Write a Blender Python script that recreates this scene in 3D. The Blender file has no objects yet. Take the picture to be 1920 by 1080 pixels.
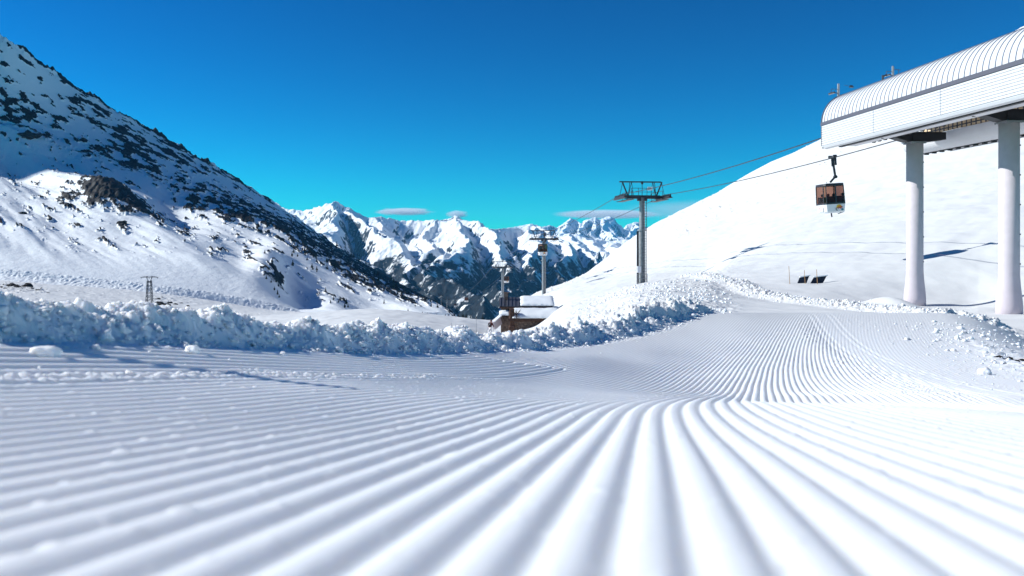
import bpy, bmesh, math, random
import numpy as np
from mathutils import Vector, Matrix, noise as mnoise
random.seed(7); RNG = np.random.default_rng(11)
SC = bpy.context.scene
COL = SC.collection
PI = math.pi
HAZE_D = 3.2e-5

# ------------------------------------------------------------------ camera
F, UC, VH = 1600.0, 960.0, 470.0          # focal length in photo pixels, centre column, horizon row
cam_d = bpy.data.cameras.new('camera'); cam = bpy.data.objects.new('camera', cam_d); COL.objects.link(cam)
cam_d.lens = 30; cam_d.sensor_width = 36; cam_d.shift_y = -(540 - VH) / 1920
cam_d.clip_start = 0.02; cam_d.clip_end = 60000
cam.location = (0, 0, 0); cam.rotation_euler = (PI / 2, 0, 0)
cam_d.dof.use_dof = True; cam_d.dof.focus_distance = 13.0; cam_d.dof.aperture_fstop = 5.2
SC.camera = cam

# ------------------------------------------------------------------ sky and sun
SUN_EL, SUN_AHEAD = math.radians(30), math.radians(8)     # from the left, a little ahead of square
SV = Vector((-math.cos(SUN_AHEAD) * math.cos(SUN_EL), math.sin(SUN_AHEAD) * math.cos(SUN_EL), math.sin(SUN_EL)))
w = bpy.data.worlds.new('World'); SC.world = w; w.use_nodes = True
nt = w.node_tree; nt.nodes.clear()
sky = nt.nodes.new('ShaderNodeTexSky'); sky.sky_type = 'NISHITA'; sky.sun_disc = False
sky.sun_elevation = SUN_EL; sky.sun_rotation = math.atan2(SV.x, SV.y)
sky.altitude = 2300; sky.air_density = 1.0; sky.dust_density = 0.1; sky.ozone_density = 3.0
hs = nt.nodes.new('ShaderNodeHueSaturation'); hs.inputs['Saturation'].default_value = 1.35
mul = nt.nodes.new('ShaderNodeMix'); mul.data_type = 'RGBA'; mul.blend_type = 'MULTIPLY'
mul.inputs['Factor'].default_value = 1.0; mul.inputs[7].default_value = (0.002, 0.266, 0.238, 1)
bg = nt.nodes.new('ShaderNodeBackground'); bg.inputs['Strength'].default_value = 0.12
wo = nt.nodes.new('ShaderNodeOutputWorld')
nt.links.new(sky.outputs[0], hs.inputs['Color']); gm = nt.nodes.new('ShaderNodeGamma'); gm.inputs['Gamma'].default_value = 1.45
nt.links.new(hs.outputs[0], gm.inputs[0]); nt.links.new(gm.outputs[0], mul.inputs[6])
nt.links.new(mul.outputs[2], bg.inputs['Color']); nt.links.new(bg.outputs[0], wo.inputs['Surface'])
sl = bpy.data.lights.new('sun', 'SUN'); sl.energy = 3.6; sl.angle = math.radians(0.5); sl.color = (0.965, 0.97, 0.935)
so = bpy.data.objects.new('sun', sl); COL.objects.link(so); so.rotation_euler = SV.to_track_quat('Z', 'Y').to_euler()
so.location = (0, 0, 500)
SC.view_settings.view_transform = 'Standard'; SC.view_settings.look = 'None'
SC.view_settings.exposure = 0.83; SC.view_settings.gamma = 1.0
SC.cycles.max_bounces = 24; SC.cycles.diffuse_bounces = 4; SC.cycles.glossy_bounces = 3; SC.cycles.transmission_bounces = 4; SC.cycles.transparent_max_bounces = 12

# ------------------------------------------------------------------ noise and interpolation
_perm = RNG.permutation(512).astype(np.int64)
_ang = RNG.random(512) * 2 * PI
_gx, _gy = np.cos(_ang), np.sin(_ang)
def perlin(x, y, seed=0):
    xi = np.floor(x).astype(np.int64); yi = np.floor(y).astype(np.int64)
    xf = x - xi; yf = y - yi
    def g(ix, iy, dx, dy):
        h = _perm[(_perm[(ix + seed * 37) & 511] + iy) & 511]
        return _gx[h] * dx + _gy[h] * dy
    sx = xf * xf * xf * (xf * (xf * 6 - 15) + 10); sy = yf * yf * yf * (yf * (yf * 6 - 15) + 10)
    a = g(xi, yi, xf, yf); b = g(xi + 1, yi, xf - 1, yf)
    c = g(xi, yi + 1, xf, yf - 1); d = g(xi + 1, yi + 1, xf - 1, yf - 1)
    return (a + (b - a) * sx + (c + (d - c) * sx - a - (b - a) * sx) * sy) * 1.5
def fbm(x, y, o=4, seed=0, gain=0.5):
    s = 0; a = 1.0; f = 1.0
    for i in range(o):
        s = s + a * perlin(x * f, y * f, seed + i); a *= gain; f *= 2.03
    return s
def billow(x, y, o=3, seed=0, gain=0.5):
    s = 0; a = 1.0; f = 1.0
    for i in range(o):
        s = s + a * np.abs(perlin(x * f, y * f, seed + i)); a *= gain; f *= 2.1
    return s
def ridged(x, y, o=5, seed=0, gain=0.5):
    s = 0; a = 1.0; f = 1.0; prev = 1.0
    for i in range(o):
        n = 1 - np.abs(perlin(x * f, y * f, seed + i)) * 1.6; n = np.clip(n, 0, 1) ** 2
        s = s + a * n * prev; prev = np.clip(n, 0, 1); a *= gain; f *= 2.07
    return s
def sm(a, b, x):
    t = np.clip((x - a) / (b - a), 0, 1); return t * t * (3 - 2 * t)
def pchip(xk, yk, x):
    """monotone cubic; yk (K,) or (K,N) along axis 0 with x (M,) -> (M,) or (M,N)"""
    xk = np.asarray(xk, float); yk = np.asarray(yk, float); one = yk.ndim == 1
    if one: yk = yk[:, None]
    h = np.diff(xk)[:, None]; d = np.diff(yk, axis=0) / h
    m = np.zeros_like(yk)
    with np.errstate(divide='ignore', invalid='ignore'):
        hm = 2 * d[:-1] * d[1:] / (d[:-1] + d[1:])
    m[1:-1] = np.where(d[:-1] * d[1:] > 0, hm, 0); m[0] = d[0]; m[-1] = d[-1]
    sh = np.shape(x); xf = np.clip(np.ravel(x), xk[0], xk[-1])
    i = np.clip(np.searchsorted(xk, xf) - 1, 0, len(xk) - 2)
    hh = (xk[i + 1] - xk[i])[:, None]; t = (xf - xk[i])[:, None] / hh
    r = ((1 + 2 * t) * (1 - t) ** 2 * yk[i] + t * (1 - t) ** 2 * hh * m[i]
         + t * t * (3 - 2 * t) * yk[i + 1] + t * t * (t - 1) * hh * m[i + 1])
    return r[:, 0].reshape(sh) if one else r
def spline(xk, yk, x):
    """smooth (Catmull-Rom style) 1-D curve"""
    xk = np.asarray(xk, float); yk = np.asarray(yk, float)
    m = np.gradient(yk, xk)
    sh = np.shape(x); xf = np.clip(np.ravel(x), xk[0], xk[-1])
    i = np.clip(np.searchsorted(xk, xf) - 1, 0, len(xk) - 2)
    hh = xk[i + 1] - xk[i]; t = (xf - xk[i]) / hh
    r = ((1 + 2 * t) * (1 - t) ** 2 * yk[i] + t * (1 - t) ** 2 * hh * m[i]
         + t * t * (3 - 2 * t) * yk[i + 1] + t * t * (t - 1) * hh * m[i + 1])
    return r.reshape(sh)

# ------------------------------------------------------------------ materials
def mat(name, col, rough=0.6, metal=0.0, spec=0.3, vary=0.0, vscale=3.0, bump=0.0, bscale=20.0, bdist=0.02):
    m = bpy.data.materials.new(name); m.use_nodes = True; n = m.node_tree
    b = n.nodes['Principled BSDF']; b.inputs['Base Color'].default_value = (*col, 1)
    b.inputs['Roughness'].default_value = rough; b.inputs['Metallic'].default_value = metal
    b.inputs['Specular IOR Level'].default_value = spec
    tc = n.nodes.new('ShaderNodeTexCoord')
    if vary:
        nz = n.nodes.new('ShaderNodeTexNoise'); nz.inputs['Scale'].default_value = vscale; nz.inputs['Detail'].default_value = 6
        r = n.nodes.new('ShaderNodeValToRGB')
        r.color_ramp.elements[0].position = 0.3; r.color_ramp.elements[1].position = 0.7
        r.color_ramp.elements[0].color = (*[c * (1 - vary) for c in col], 1)
        r.color_ramp.elements[1].color = (*[min(1, c * (1 + vary)) for c in col], 1)
        n.links.new(tc.outputs['Object'], nz.inputs['Vector']); n.links.new(nz.outputs['Fac'], r.inputs[0])
        n.links.new(r.outputs[0], b.inputs['Base Color'])
    if bump:
        nb = n.nodes.new('ShaderNodeTexNoise'); nb.inputs['Scale'].default_value = bscale; nb.inputs['Detail'].default_value = 5
        bp = n.nodes.new('ShaderNodeBump'); bp.inputs['Strength'].default_value = bump; bp.inputs['Distance'].default_value = bdist
        n.links.new(tc.outputs['Object'], nb.inputs['Vector']); n.links.new(nb.outputs['Fac'], bp.inputs['Height'])
        n.links.new(bp.outputs[0], b.inputs['Normal'])
    return m
SNOWC = (0.83, 0.865, 0.885)
M = {}
M['snow'] = mat('snow', SNOWC, 0.55, spec=0.2, bump=0.35, bscale=60, bdist=0.01)
M['piste'] = mat('piste_snow', (0.865, 0.885, 0.895), 0.5, spec=0.25, bump=0.5, bscale=350, bdist=0.0015)
M['clod'] = mat('clod_snow', (0.865, 0.885, 0.895), 0.6, spec=0.2, bump=0.4, bscale=120, bdist=0.004)
for k_, sc_ in (('piste', .05), ('clod', .045)):
    b_ = M[k_].node_tree.nodes['Principled BSDF']; b_.inputs['Subsurface Weight'].default_value = 1.0
    b_.inputs['Subsurface Radius'].default_value = (1.0, .9, .8); b_.inputs['Subsurface Scale'].default_value = sc_
M['white_paint'] = mat('white_paint', (0.64, 0.64, 0.66), 0.45, spec=0.4, vary=0.03, vscale=1.5)
M['concrete'] = mat('pale_concrete', (0.56, 0.505, 0.54), 0.8, vary=0.05, vscale=2.5, bump=0.2, bscale=30, bdist=0.01)
M['seam'] = mat('grey_seam', (0.30, 0.32, 0.40), 0.5)
M['trim'] = mat('dark_grey_trim', (0.10, 0.10, 0.125), 0.45, spec=0.4)
M['black'] = mat('black_steel', (0.018, 0.018, 0.022), 0.5, vary=0.1)
M['dark'] = mat('dark_steel', (0.045, 0.05, 0.06), 0.5, metal=0.3, vary=0.2, vscale=8)
M['steel'] = mat('galvanised_steel', (0.27, 0.285, 0.30), 0.45, metal=0.5, vary=0.2, vscale=4)
M['beige'] = mat('beige_lining', (0.62, 0.47, 0.30), 0.7, vary=0.08)
M['rubber'] = mat('rubber', (0.02, 0.02, 0.02), 0.8)
M['stone'] = mat('stone_masonry', (0.19, 0.135, 0.105), 0.9, vary=0.6, vscale=5, bump=0.8, bscale=7, bdist=0.1)
M['timber'] = mat('brown_timber', (0.085, 0.045, 0.032), 0.8, vary=0.35, vscale=6)
M['roofmetal'] = mat('roof_metal', (0.07, 0.075, 0.09), 0.5, metal=0.2, vary=0.15)
M['rock'] = mat('rock', (0.010, 0.008, 0.008), 0.9, vary=0.6, vscale=1.2, bump=0.8, bscale=4, bdist=0.3)
M['needle'] = mat('pine_needles', (0.018, 0.028, 0.020), 0.9, vary=0.5, vscale=3)
M['bark'] = mat('bark', (0.05, 0.03, 0.022), 0.9, vary=0.3)
M['cabin_white'] = mat('cabin_white', (0.75, 0.75, 0.77), 0.35, spec=0.5)
M['cabin_dark'] = mat('cabin_frame', (0.03, 0.028, 0.035), 0.4, spec=0.5)
M['seat'] = mat('seat_red_brown', (0.16, 0.05, 0.04), 0.7)
M['orange'] = mat('orange_paint', (0.75, 0.24, 0.03), 0.5)
M['yellow'] = mat('yellow_paint', (0.8, 0.5, 0.06), 0.5)
M['red'] = mat('red_paint', (0.5, 0.03, 0.03), 0.5)
M['teal'] = mat('teal_paint', (0.05, 0.25, 0.32), 0.5)
M['skin'] = mat('skin', (0.5, 0.3, 0.22), 0.6)
M['jacket'] = mat('dark_red_jacket', (0.10, 0.018, 0.018), 0.8, vary=0.3, vscale=8)
M['trousers'] = mat('white_ski_trousers', (0.7, 0.68, 0.70), 0.8, vary=0.08, vscale=8)
M['bamboo'] = mat('bamboo', (0.42, 0.25, 0.12), 0.7, vary=0.2)
M['navy'] = mat('dark_navy_board', (0.012, 0.022, 0.045), 0.7, vary=0.3)
def glass_mat():
    m = bpy.data.materials.new('tinted_glass'); m.use_nodes = True; n = m.node_tree; n.nodes.clear()
    o = n.nodes.new('ShaderNodeOutputMaterial'); t = n.nodes.new('ShaderNodeBsdfTransparent'); t.inputs[0].default_value = (0.58, 0.40, 0.33, 1)
    g = n.nodes.new('ShaderNodeBsdfGlossy'); g.inputs['Roughness'].default_value = 0.05; g.inputs['Color'].default_value = (0.9, 0.85, 0.85, 1)
    fr = n.nodes.new('ShaderNodeFresnel'); fr.inputs[0].default_value = 1.3; mx = n.nodes.new('ShaderNodeMixShader')
    n.links.new(fr.outputs[0], mx.inputs[0]); n.links.new(t.outputs[0], mx.inputs[1]); n.links.new(g.outputs[0], mx.inputs[2])
    n.links.new(mx.outputs[0], o.inputs[0]); return m
M['glass'] = glass_mat()
def terrain_mat(name, snow=SNOWC, rock=(0.008, 0.0065, 0.0065), tree=(0.012, 0.022, 0.028), scale=0.05, bump=0.6, bdist=1.0, soft=0.12):
    """snow ground with bare rock / trees where the vertex masks say so, edges broken up by noise"""
    m = bpy.data.materials.new(name); m.use_nodes = True; n = m.node_tree; L = n.links
    b = n.nodes['Principled BSDF']; b.inputs['Roughness'].default_value = 0.7; b.inputs['Specular IOR Level'].default_value = 0.15
    tc = n.nodes.new('ShaderNodeTexCoord')
    nz = n.nodes.new('ShaderNodeTexNoise'); nz.inputs['Scale'].default_value = scale; nz.inputs['Detail'].default_value = 8; nz.inputs['Roughness'].default_value = 0.65
    L.new(tc.outputs['Object'], nz.inputs['Vector'])
    cur = None
    def step(attr, colour, prev):
        at = n.nodes.new('ShaderNodeAttribute'); at.attribute_name = attr
        a = n.nodes.new('ShaderNodeMath'); a.operation = 'ADD'
        s = n.nodes.new('ShaderNodeMath'); s.operation = 'MULTIPLY_ADD'; s.inputs[1].default_value = 1.2; s.inputs[2].default_value = -0.6
        L.new(nz.outputs['Fac'], s.inputs[0]); L.new(at.outputs['Fac'], a.inputs[0]); L.new(s.outputs[0], a.inputs[1])
        mr = n.nodes.new('ShaderNodeMapRange'); mr.inputs['From Min'].default_value = 0.5 - soft; mr.inputs['From Max'].default_value = 0.5 + soft
        L.new(a.outputs[0], mr.inputs['Value'])
        mx = n.nodes.new('ShaderNodeMix'); mx.data_type = 'RGBA'
        L.new(mr.outputs[0], mx.inputs['Factor'])
        if prev is None: mx.inputs[6].default_value = (*snow, 1)
        else: L.new(prev, mx.inputs[6])
        # rock colour varies
        r = n.nodes.new('ShaderNodeValToRGB'); n2 = n.nodes.new('ShaderNodeTexNoise'); n2.inputs['Scale'].default_value = scale * 3; n2.inputs['Detail'].default_value = 5
        L.new(tc.outputs['Object'], n2.inputs['Vector']); L.new(n2.outputs['Fac'], r.inputs[0])
        r.color_ramp.elements[0].position = 0.35; r.color_ramp.elements[1].position = 0.7
        r.color_ramp.elements[0].color = (*[c * 0.4 for c in colour], 1); r.color_ramp.elements[1].color = (*[c * 1.9 for c in colour], 1)
        L.new(r.outputs[0], mx.inputs[7]); return mx.outputs[2]
    cur = step('rock', rock, None); cur = step('wood', tree, cur)
    L.new(cur, b.inputs['Base Color'])
    bp = n.nodes.new('ShaderNodeBump'); bp.inputs['Strength'].default_value = bump; bp.inputs['Distance'].default_value = bdist
    L.new(nz.outputs['Fac'], bp.inputs['Height']); L.new(bp.outputs[0], b.inputs['Normal'])
    return m

# ------------------------------------------------------------------ object helpers
def tag(o, label=None, cat=None, group=None, kind=None):
    if label: o['label'] = label
    if cat: o['category'] = cat
    if group: o['group'] = group
    if kind: o['kind'] = kind
    return o
def empty(name, loc, rz=0, label=None, cat=None, group=None):
    o = bpy.data.objects.new(name, None); COL.objects.link(o); o.location = loc; o.rotation_euler = (0, 0, rz)
    o.empty_display_size = 0.3
    return tag(o, label, cat, group)
def copy_tree(o, parent=None):
    c = o.copy(); COL.objects.link(c); c.parent = parent
    for ch in list(o.children): copy_tree(ch, c)
    return c
def grid_mesh(name, X, Y, Z, m, attrs=None, smooth=True):
    """X,Y,Z arrays (rows, cols)"""
    R, C = X.shape
    me = bpy.data.meshes.new(name)
    co = np.stack([X, Y, Z], -1).reshape(-1, 3).astype(np.float32)
    idx = np.arange(R * C).reshape(R, C)
    q = np.stack([idx[:-1, :-1], idx[:-1, 1:], idx[1:, 1:], idx[1:, :-1]], -1).reshape(-1, 4).astype(np.int32)
    me.vertices.add(R * C); me.vertices.foreach_set('co', co.ravel())
    me.loops.add(q.size); me.loops.foreach_set('vertex_index', q.ravel())
    me.polygons.add(len(q)); me.polygons.foreach_set('loop_start', np.arange(0, q.size, 4, dtype=np.int32))
    me.update(calc_edges=True)
    if smooth: me.polygons.foreach_set('use_smooth', np.ones(len(q), bool))
    for k, v in (attrs or {}).items():
        a = me.attributes.new(k, 'FLOAT', 'POINT'); a.data.foreach_set('value', v.astype(np.float32).ravel())
    me.materials.append(m); me.update()
    o = bpy.data.objects.new(name, me); COL.objects.link(o); return o

class MB:
    def __init__(s): s.bm = bmesh.new()
    def box(s, c, size, rot=None, bevel=0):
        mt = Matrix.Translation(c) @ (rot.to_4x4() if rot else Matrix()) @ Matrix.Diagonal((*size, 1))
        r = bmesh.ops.create_cube(s.bm, size=1, matrix=mt)
        if bevel:
            es = list({e for v in r['verts'] for e in v.link_edges})
            bmesh.ops.bevel(s.bm, geom=es, offset=bevel, segments=2, affect='EDGES', profile=0.5)
        return s
    def bar(s, p0, p1, w, h=None):
        p0, p1 = Vector(p0), Vector(p1); d = p1 - p0; h = h or w
        q = d.to_track_quat('Y', 'Z').to_matrix()
        return s.box((p0 + p1) / 2, (w, d.length, h), q)
    def tube(s, p0, p1, r0, r1=None, seg=10, caps=True):
        p0, p1 = Vector(p0), Vector(p1); d = p1 - p0
        mt = Matrix.Translation((p0 + p1) / 2) @ d.to_track_quat('Z', 'Y').to_matrix().to_4x4()
        bmesh.ops.create_cone(s.bm, cap_ends=caps, segments=seg, radius1=r0, radius2=r0 if r1 is None else r1, depth=d.length, matrix=mt)
        return s
    def path(s, pts, r, seg=6):
        for a, b in zip(pts[:-1], pts[1:]): s.tube(a, b, r, seg=seg)
        return s
    def lathe(s, prof, c=(0, 0, 0), seg=28):
        rings = []
        for r, z in prof:
            rings.append([s.bm.verts.new((c[0] + r * math.cos(2 * PI * k / seg), c[1] + r * math.sin(2 * PI * k / seg), c[2] + z)) for k in range(seg)])
        for a, b in zip(rings[:-1], rings[1:]):
            for k in range(seg): s.bm.faces.new((a[k], a[(k + 1) % seg], b[(k + 1) % seg], b[k]))
        s.bm.faces.new(rings[0][::-1]); s.bm.faces.new(rings[-1]); return s
    def sheet(s, prof, y0, y1, thick=None, ny=1):
        """profile [(x,z)] swept along y; closed solid when thick given"""
        pr = [Vector((x, 0, z)) for x, z in prof]
        if thick:
            ns = []
            for i in range(len(pr)):
                a = pr[max(i - 1, 0)]; b = pr[min(i + 1, len(pr) - 1)]; t = (b - a).normalized()
                ns.append(Vector((-t.z, 0, t.x)))
            inner = [p + n * thick for p, n in zip(pr, ns)]
            loop = pr + inner[::-1]
        else: loop = pr
        rows = [[s.bm.verts.new((p.x, y0 + (y1 - y0) * j / ny, p.z)) for p in loop] for j in range(ny + 1)]
        n = len(loop)
        for a, b in zip(rows[:-1], rows[1:]):
            for i in range(n if thick else n - 1):
                s.bm.faces.new((a[i], a[(i + 1) % n], b[(i + 1) % n], b[i]))
        if thick:
            m_ = len(pr)
            for row, fl in ((rows[0], False), (rows[-1], True)):
                for i in range(m_ - 1):
                    f = (row[i], row[i + 1], row[n - 2 - i], row[n - 1 - i])
                    s.bm.faces.new(f if not fl else f[::-1])
        return s
    def poly(s, pts, vec):
        """flat polygon pts extruded by vec"""
        a = [s.bm.verts.new(p) for p in pts]; b = [s.bm.verts.new(Vector(p) + Vector(vec)) for p in pts]; n = len(a)
        s.bm.faces.new(a); s.bm.faces.new(b[::-1])
        for i in range(n): s.bm.faces.new((a[i], b[i], b[(i + 1) % n], a[(i + 1) % n]))
        return s
    def blob(s, c, r, sub=2, amp=0.25, fr=2.0, squash=(1, 1, 1), seed=0):
        res = bmesh.ops.create_icosphere(s.bm, subdivisions=sub, radius=1)
        for v in res['verts']:
            p = v.co.copy(); k = 1 + amp * mnoise.noise(p * fr + Vector((seed * 3.1, seed * 1.7, seed))) * 1.6 + amp * .5 * mnoise.noise(p * fr * 2.3 + Vector((seed, 5, seed)))
            v.co = Vector((p.x * squash[0], p.y * squash[1], p.z * squash[2])) * (k * r) + Vector(c)
        return s
    def build(s, name, m, parent=None, smooth=False, label=None):
        bmesh.ops.recalc_face_normals(s.bm, faces=s.bm.faces)
        me = bpy.data.meshes.new(name); s.bm.to_mesh(me); s.bm.free()
        me.materials.append(m)
        if smooth: me.polygons.foreach_set('use_smooth', np.ones(len(me.polygons), bool))
        o = bpy.data.objects.new(name, me); COL.objects.link(o); o.parent = parent
        if label: o['label'] = label
        return o
def P(u, v, Y): return Vector(((u - UC) / F * Y, Y, (VH - v) / F * Y))

# ================================================================== THE GROUND
cY = lambda Y: spline([0, .77, 1.5, 2.2, 2.9, 3.8, 5, 8, 10, 14, 16, 22, 40], [0, .126, .246, .372, .53, .765, 1.11, 2.03, 2.72, 4.3, 5.15, 7.7, 15], Y)
PY = lambda Y: spline([0, .43, 1, 1.6, 2.1, 2.6, 3.1, 3.8, 4.5, 5.3, 6.2, 8, 10, 12, 13.5, 14.6, 16, 20, 40],
                      [-.104, -.164, -.244, -.330, -.397, -.468, -.546, -.656, -.768, -.882, -.978, -1.10, -1.17, -1.13, -1.06, -1.065, -1.25, -1.6, -2.6], Y)
aB = lambda Y: spline([0, 2, 4, 7.7, 10, 12, 15, 20], [-1.62, -1.70, -1.96, -2.12, -1.82, -1.32, -.9, -.7], Y)
HB = lambda Y: spline([0, 2, 5, 8, 13, 20], [.060, .068, .088, .12, .19, .20], Y)
RU = [-1500, -300, 0, 300, 530, 700, 860, 930, 1000, 1060, 1130, 1200, 1260, 1320, 1370, 1450, 1550, 1650, 1715, 1800, 1900, 2000, 2400, 3600]
RV = {
 8:  [670]*9 + [675, 680, 680, 680, 685, 690, 695, 695, 700, 705, 725, 740, 745, 760, 770],
 12: [668]*9 + [660, 655, 648, 640, 628, 625, 625, 625, 628, 635, 645, 668, 680, 690, 690],
 16: [665, 665, 665, 665, 665, 665, 664, 662, 658, 652, 645, 630, 612, 597, 594, 595, 596, 599, 606, 624, 640, 643, 640, 620],
 25: [650, 658, 660, 660, 660, 658, 654, 648, 638, 622, 600, 580, 573, 577, 583, 584, 585, 590, 597, 606, 612, 612, 600, 560],
 35: [645, 652, 655, 655, 655, 652, 650, 641, 627, 606, 585, 562, 556, 562, 570, 576, 582, 588, 592, 597, 598, 598, 570, 500],
 42: [640, 648, 650, 652, 652, 648, 647, 638, 622, 598, 574, 550, 545, 550, 558, 565, 572, 582, 586, 588, 588, 584, 540, 440],
 50: [635, 645, 648, 650, 648, 642, 643, 634, 618, 590, 566, 543, 537, 538, 546, 552, 558, 568, 574, 573, 554, 532, 450, 300],
 60: [625, 638, 642, 645, 640, 632, 638, 630, 615, 580, 560, 537, 530, 528, 532, 528, 518, 506, 496, 481, 458, 436, 335, 150],
 80: [600, 625, 632, 635, 625, 612, 628, 633, 616, 576, 553, 534, 525, 517, 503, 486, 461, 437, 420, 398, 372, 345, 240, 20],
 100:[580, 610, 620, 625, 610, 596, 614, 628, 609, 571, 548, 533, 522, 509, 482, 450, 419, 390, 369, 343, 310, 278, 140, -120],
 140:[560, 590, 600, 602, 590, 580, 595, 602, 580, 550, 530, 505, 480, 456, 437, 404, 364, 322, 295, 258, 214, 170, -20, -330],
 200:[530, 555, 567, 592, 604, 607, 620, 613, 553, 531, 505, 466, 436, 408, 385, 346, 298, 247, 214, 169, 115, 65, -110, -450],
 300:[500, 530, 541, 569, 590, 598, 640, 645, 590, 543, 489, 437, 404, 374, 349, 307, 257, 201, 166, 118, 62, 5, -200, -520],
 380:[480, 500, 521, 548, 583, 592, 660, 690, 640, 585, 515, 452, 414, 385, 362, 325, 282, 228, 192, 145, 92, 40, -150, -450],
}
RYk = sorted(RV)
def ring_z(u):
    """(rings, N) heights at columns u, with simple low rings near the camera"""
    rows = []; ys = []
    for Y, zl in ((.1, -.3), (1, -.40), (2, -.52), (3.5, -.70), (5.5, -.87)):
        zr = -.16 - .15 * Y; rows.append(np.where(u < 1100, zl, zr) * np.ones_like(u)); ys.append(Y)
    for Y in RYk:
        v = pchip(RU, RV[Y], u); rows.append((VH - v) / F * Y); ys.append(Y)
    return np.array(ys), np.array(rows)
# right-hand bank of groomer spoil and T-mound, in plan
BANK = np.array([[(u - UC) / F * Y, Y] for u, Y in ((1290, 84), (1330, 70), (1385, 57), (1425, 47), (1500, 42.5), (1560, 40), (1650, 36), (1715, 33), (1765, 29), (1790, 24), (1808, 19), (1835, 14))])
def dist_poly(X, Y, pts):
    d = np.full(X.shape, 1e9)
    for a, b in zip(pts[:-1], pts[1:]):
        e = b - a; t = np.clip(((X - a[0]) * e[0] + (Y - a[1]) * e[1]) / (e @ e), 0, 1)
        d = np.minimum(d, np.hypot(X - a[0] - t * e[0], Y - a[1] - t * e[1]))
    return d
def ground(u, Y):
    """u (C,), Y (R,) -> X, Yg, Z"""
    ys, rz = ring_z(u)
    zt = pchip(np.log(ys), rz, np.log(Y))
    U, YY = np.meshgrid(u, Y); X = (U - UC) / F * YY
    z = zt
    # -- undulation and rubble of the open snow
    z = z + .012 * YY ** .5 * fbm(X * .25, YY * .25, 3, 3) * sm(8, 20, YY)
    z = z + np.minimum(YY / 900, 1) * 1.2 * fbm(X / 45, YY / 45, 3, 5) * sm(100, 300, YY) * sm(1100, 800, U)
    rub = sm(1010, 1090, U) * sm(1420, 1330, U) * sm(13, 20, YY) * sm(125, 85, YY) * sm(.10, .35, fbm(X * .12 + 4, YY * .12, 2, 9) + .35)
    z = z + rub * (.10 * billow(X / .55, YY / .8, 3, 21) + .04 * billow(X / .2, YY / .3, 2, 25))
    # -- spoil bank on the right
    sel = (YY > 12) & (YY < 90) & (X > 4)
    db = np.full(X.shape, 99.0); db[sel] = dist_poly(X[sel], YY[sel], BANK)
    bw = sm(1.5, .25, db) * sm(12, 18, YY)
    z = z + bw * (.16 + .22 * billow(X / .35, YY / .5, 3, 31)) * sm(95, 70, YY)
    c = P(1672, 0, 39); z = z + .75 * np.exp(-((X - c.x) ** 2 + (YY - c.y) ** 2 * .35) / 1.3 ** 2)
    # -- near groomed piste
    near = YY < 20
    if near.any():
        x = X; y = YY; a = x - cY(y); ab = aB(y)
        k = .058 * sm(13, 4, y)
        base = PY(y) + np.where(a < 0, k * a * a, -.03 * np.minimum(a, 2.2) ** 2 * sm(5, 2.5, y))
        # dip behind the first crest only shows right of the camera line
        dip = sm(2.7, 3.6, y) * sm(5.4, 4.4, y) * sm(-.1, -1.0, a)
        base = base - .030 * sm(2.9, 3.7, y) * sm(5.0, 4.2, y) * sm(.05, .6, a)
        base = base - .05 * sm(1.6, 3.2, a) * sm(14, 8, y)
        g = np.cos(2 * PI * (a + .004 * fbm(x * 1.5, y * .5, 2, 41)) / .0455)
        wide = (a < -1.22) & (y < 7)          # coarser comb of the pass along the bank
        g = np.where(wide, np.cos(2 * PI * a / .082), g)
        gs = (.0033 + .0024 * sm(2.6, 4.0, y)) * (g - .22 * np.where(wide, 0, np.cos(4 * PI * a / .0455)))
        at = spline([0, 3, 5.6, 8.6, 14, 20], [1.5, 1.45, 1.55, 1.25, .55, -.3], y)
        groom = sm(0, -.1, ab - a) * sm(2.75, 2.45, a)
        worn = 1 - .72 * sm(-.05, .25, a - at) * sm(3.2, 5, y)
        soft = 1 - .2 * sm(.2, -.5, fbm(x * .9 + 2, y * .25, 2, 44)) * sm(2.5, 4, y)
        z2 = base + gs * groom * worn * soft * (1 + 1.0 * sm(-1.2, -1.32, a) * sm(9, 6, y))
        crumbs = np.clip(fbm(x / .05, y / .07, 3, 47) - .35, 0, 1)
        z2 = z2 + .012 * crumbs * sm(.05, .3, fbm(x / .8, y / 1.2, 2, 50) + .02) * sm(3.0, 4.5, y) * sm(-.1, .3, a)
        z2 = z2 + .004 * np.clip(fbm(x / .03, y / .03, 2, 52) - .5, 0, 1) * groom
        # crumb seam between two passes
        se = np.exp(-((a + 1.22 + .05 * fbm(x * 2, y * 2, 2, 53)) / .07) ** 2) * sm(6.5, 3.5, y)
        z2 = z2 + se * (.001 + .010 * billow(x / .035, y / .035, 3, 55))
        # vehicle ruts arcing over the groomed snow
        for off in (0, .09, .30, .38):
            z2 = z2 - .003 * np.exp(-((a - at - off) / .02) ** 2) * sm(3.4, 4.6, y) * sm(14.6, 13.5, y)
            z2 = z2 + .005 * np.exp(-((a - at - off - .04) / .02) ** 2) * sm(3.4, 4.6, y) * billow(x / .03, y / .06, 2, 57) * sm(14.6, 13.5, y)
        z2 = z2 + .014 * np.exp(-((a - at + .15) / .16) ** 2) * billow(x / .035, y / .05, 2, 58) * sm(3.8, 5, y) * sm(14, 12, y)
        # spoil and dirt of the right edge
        z2 = z2 + .04 * sm(2.35, 3.1, a) * sm(5, 7, y) * sm(12, 10, y) * billow(x / .22, y / .3, 4, 59)
        wn = sm(16.5, 14.8, y) * sm(4.6, 2.7, a)
        # berm of cleared snow on the left
        b = ab - a + .05 * fbm(x * 2.2, y * 2.2, 3, 61); H = HB(y)
        lobes = .72 + .5 * fbm(x / .55, y / .55, 2, 63) 
        prof = sm(0, 3.0, b / H)
        fall = sm(8.0, 3.5, b / H)
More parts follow.
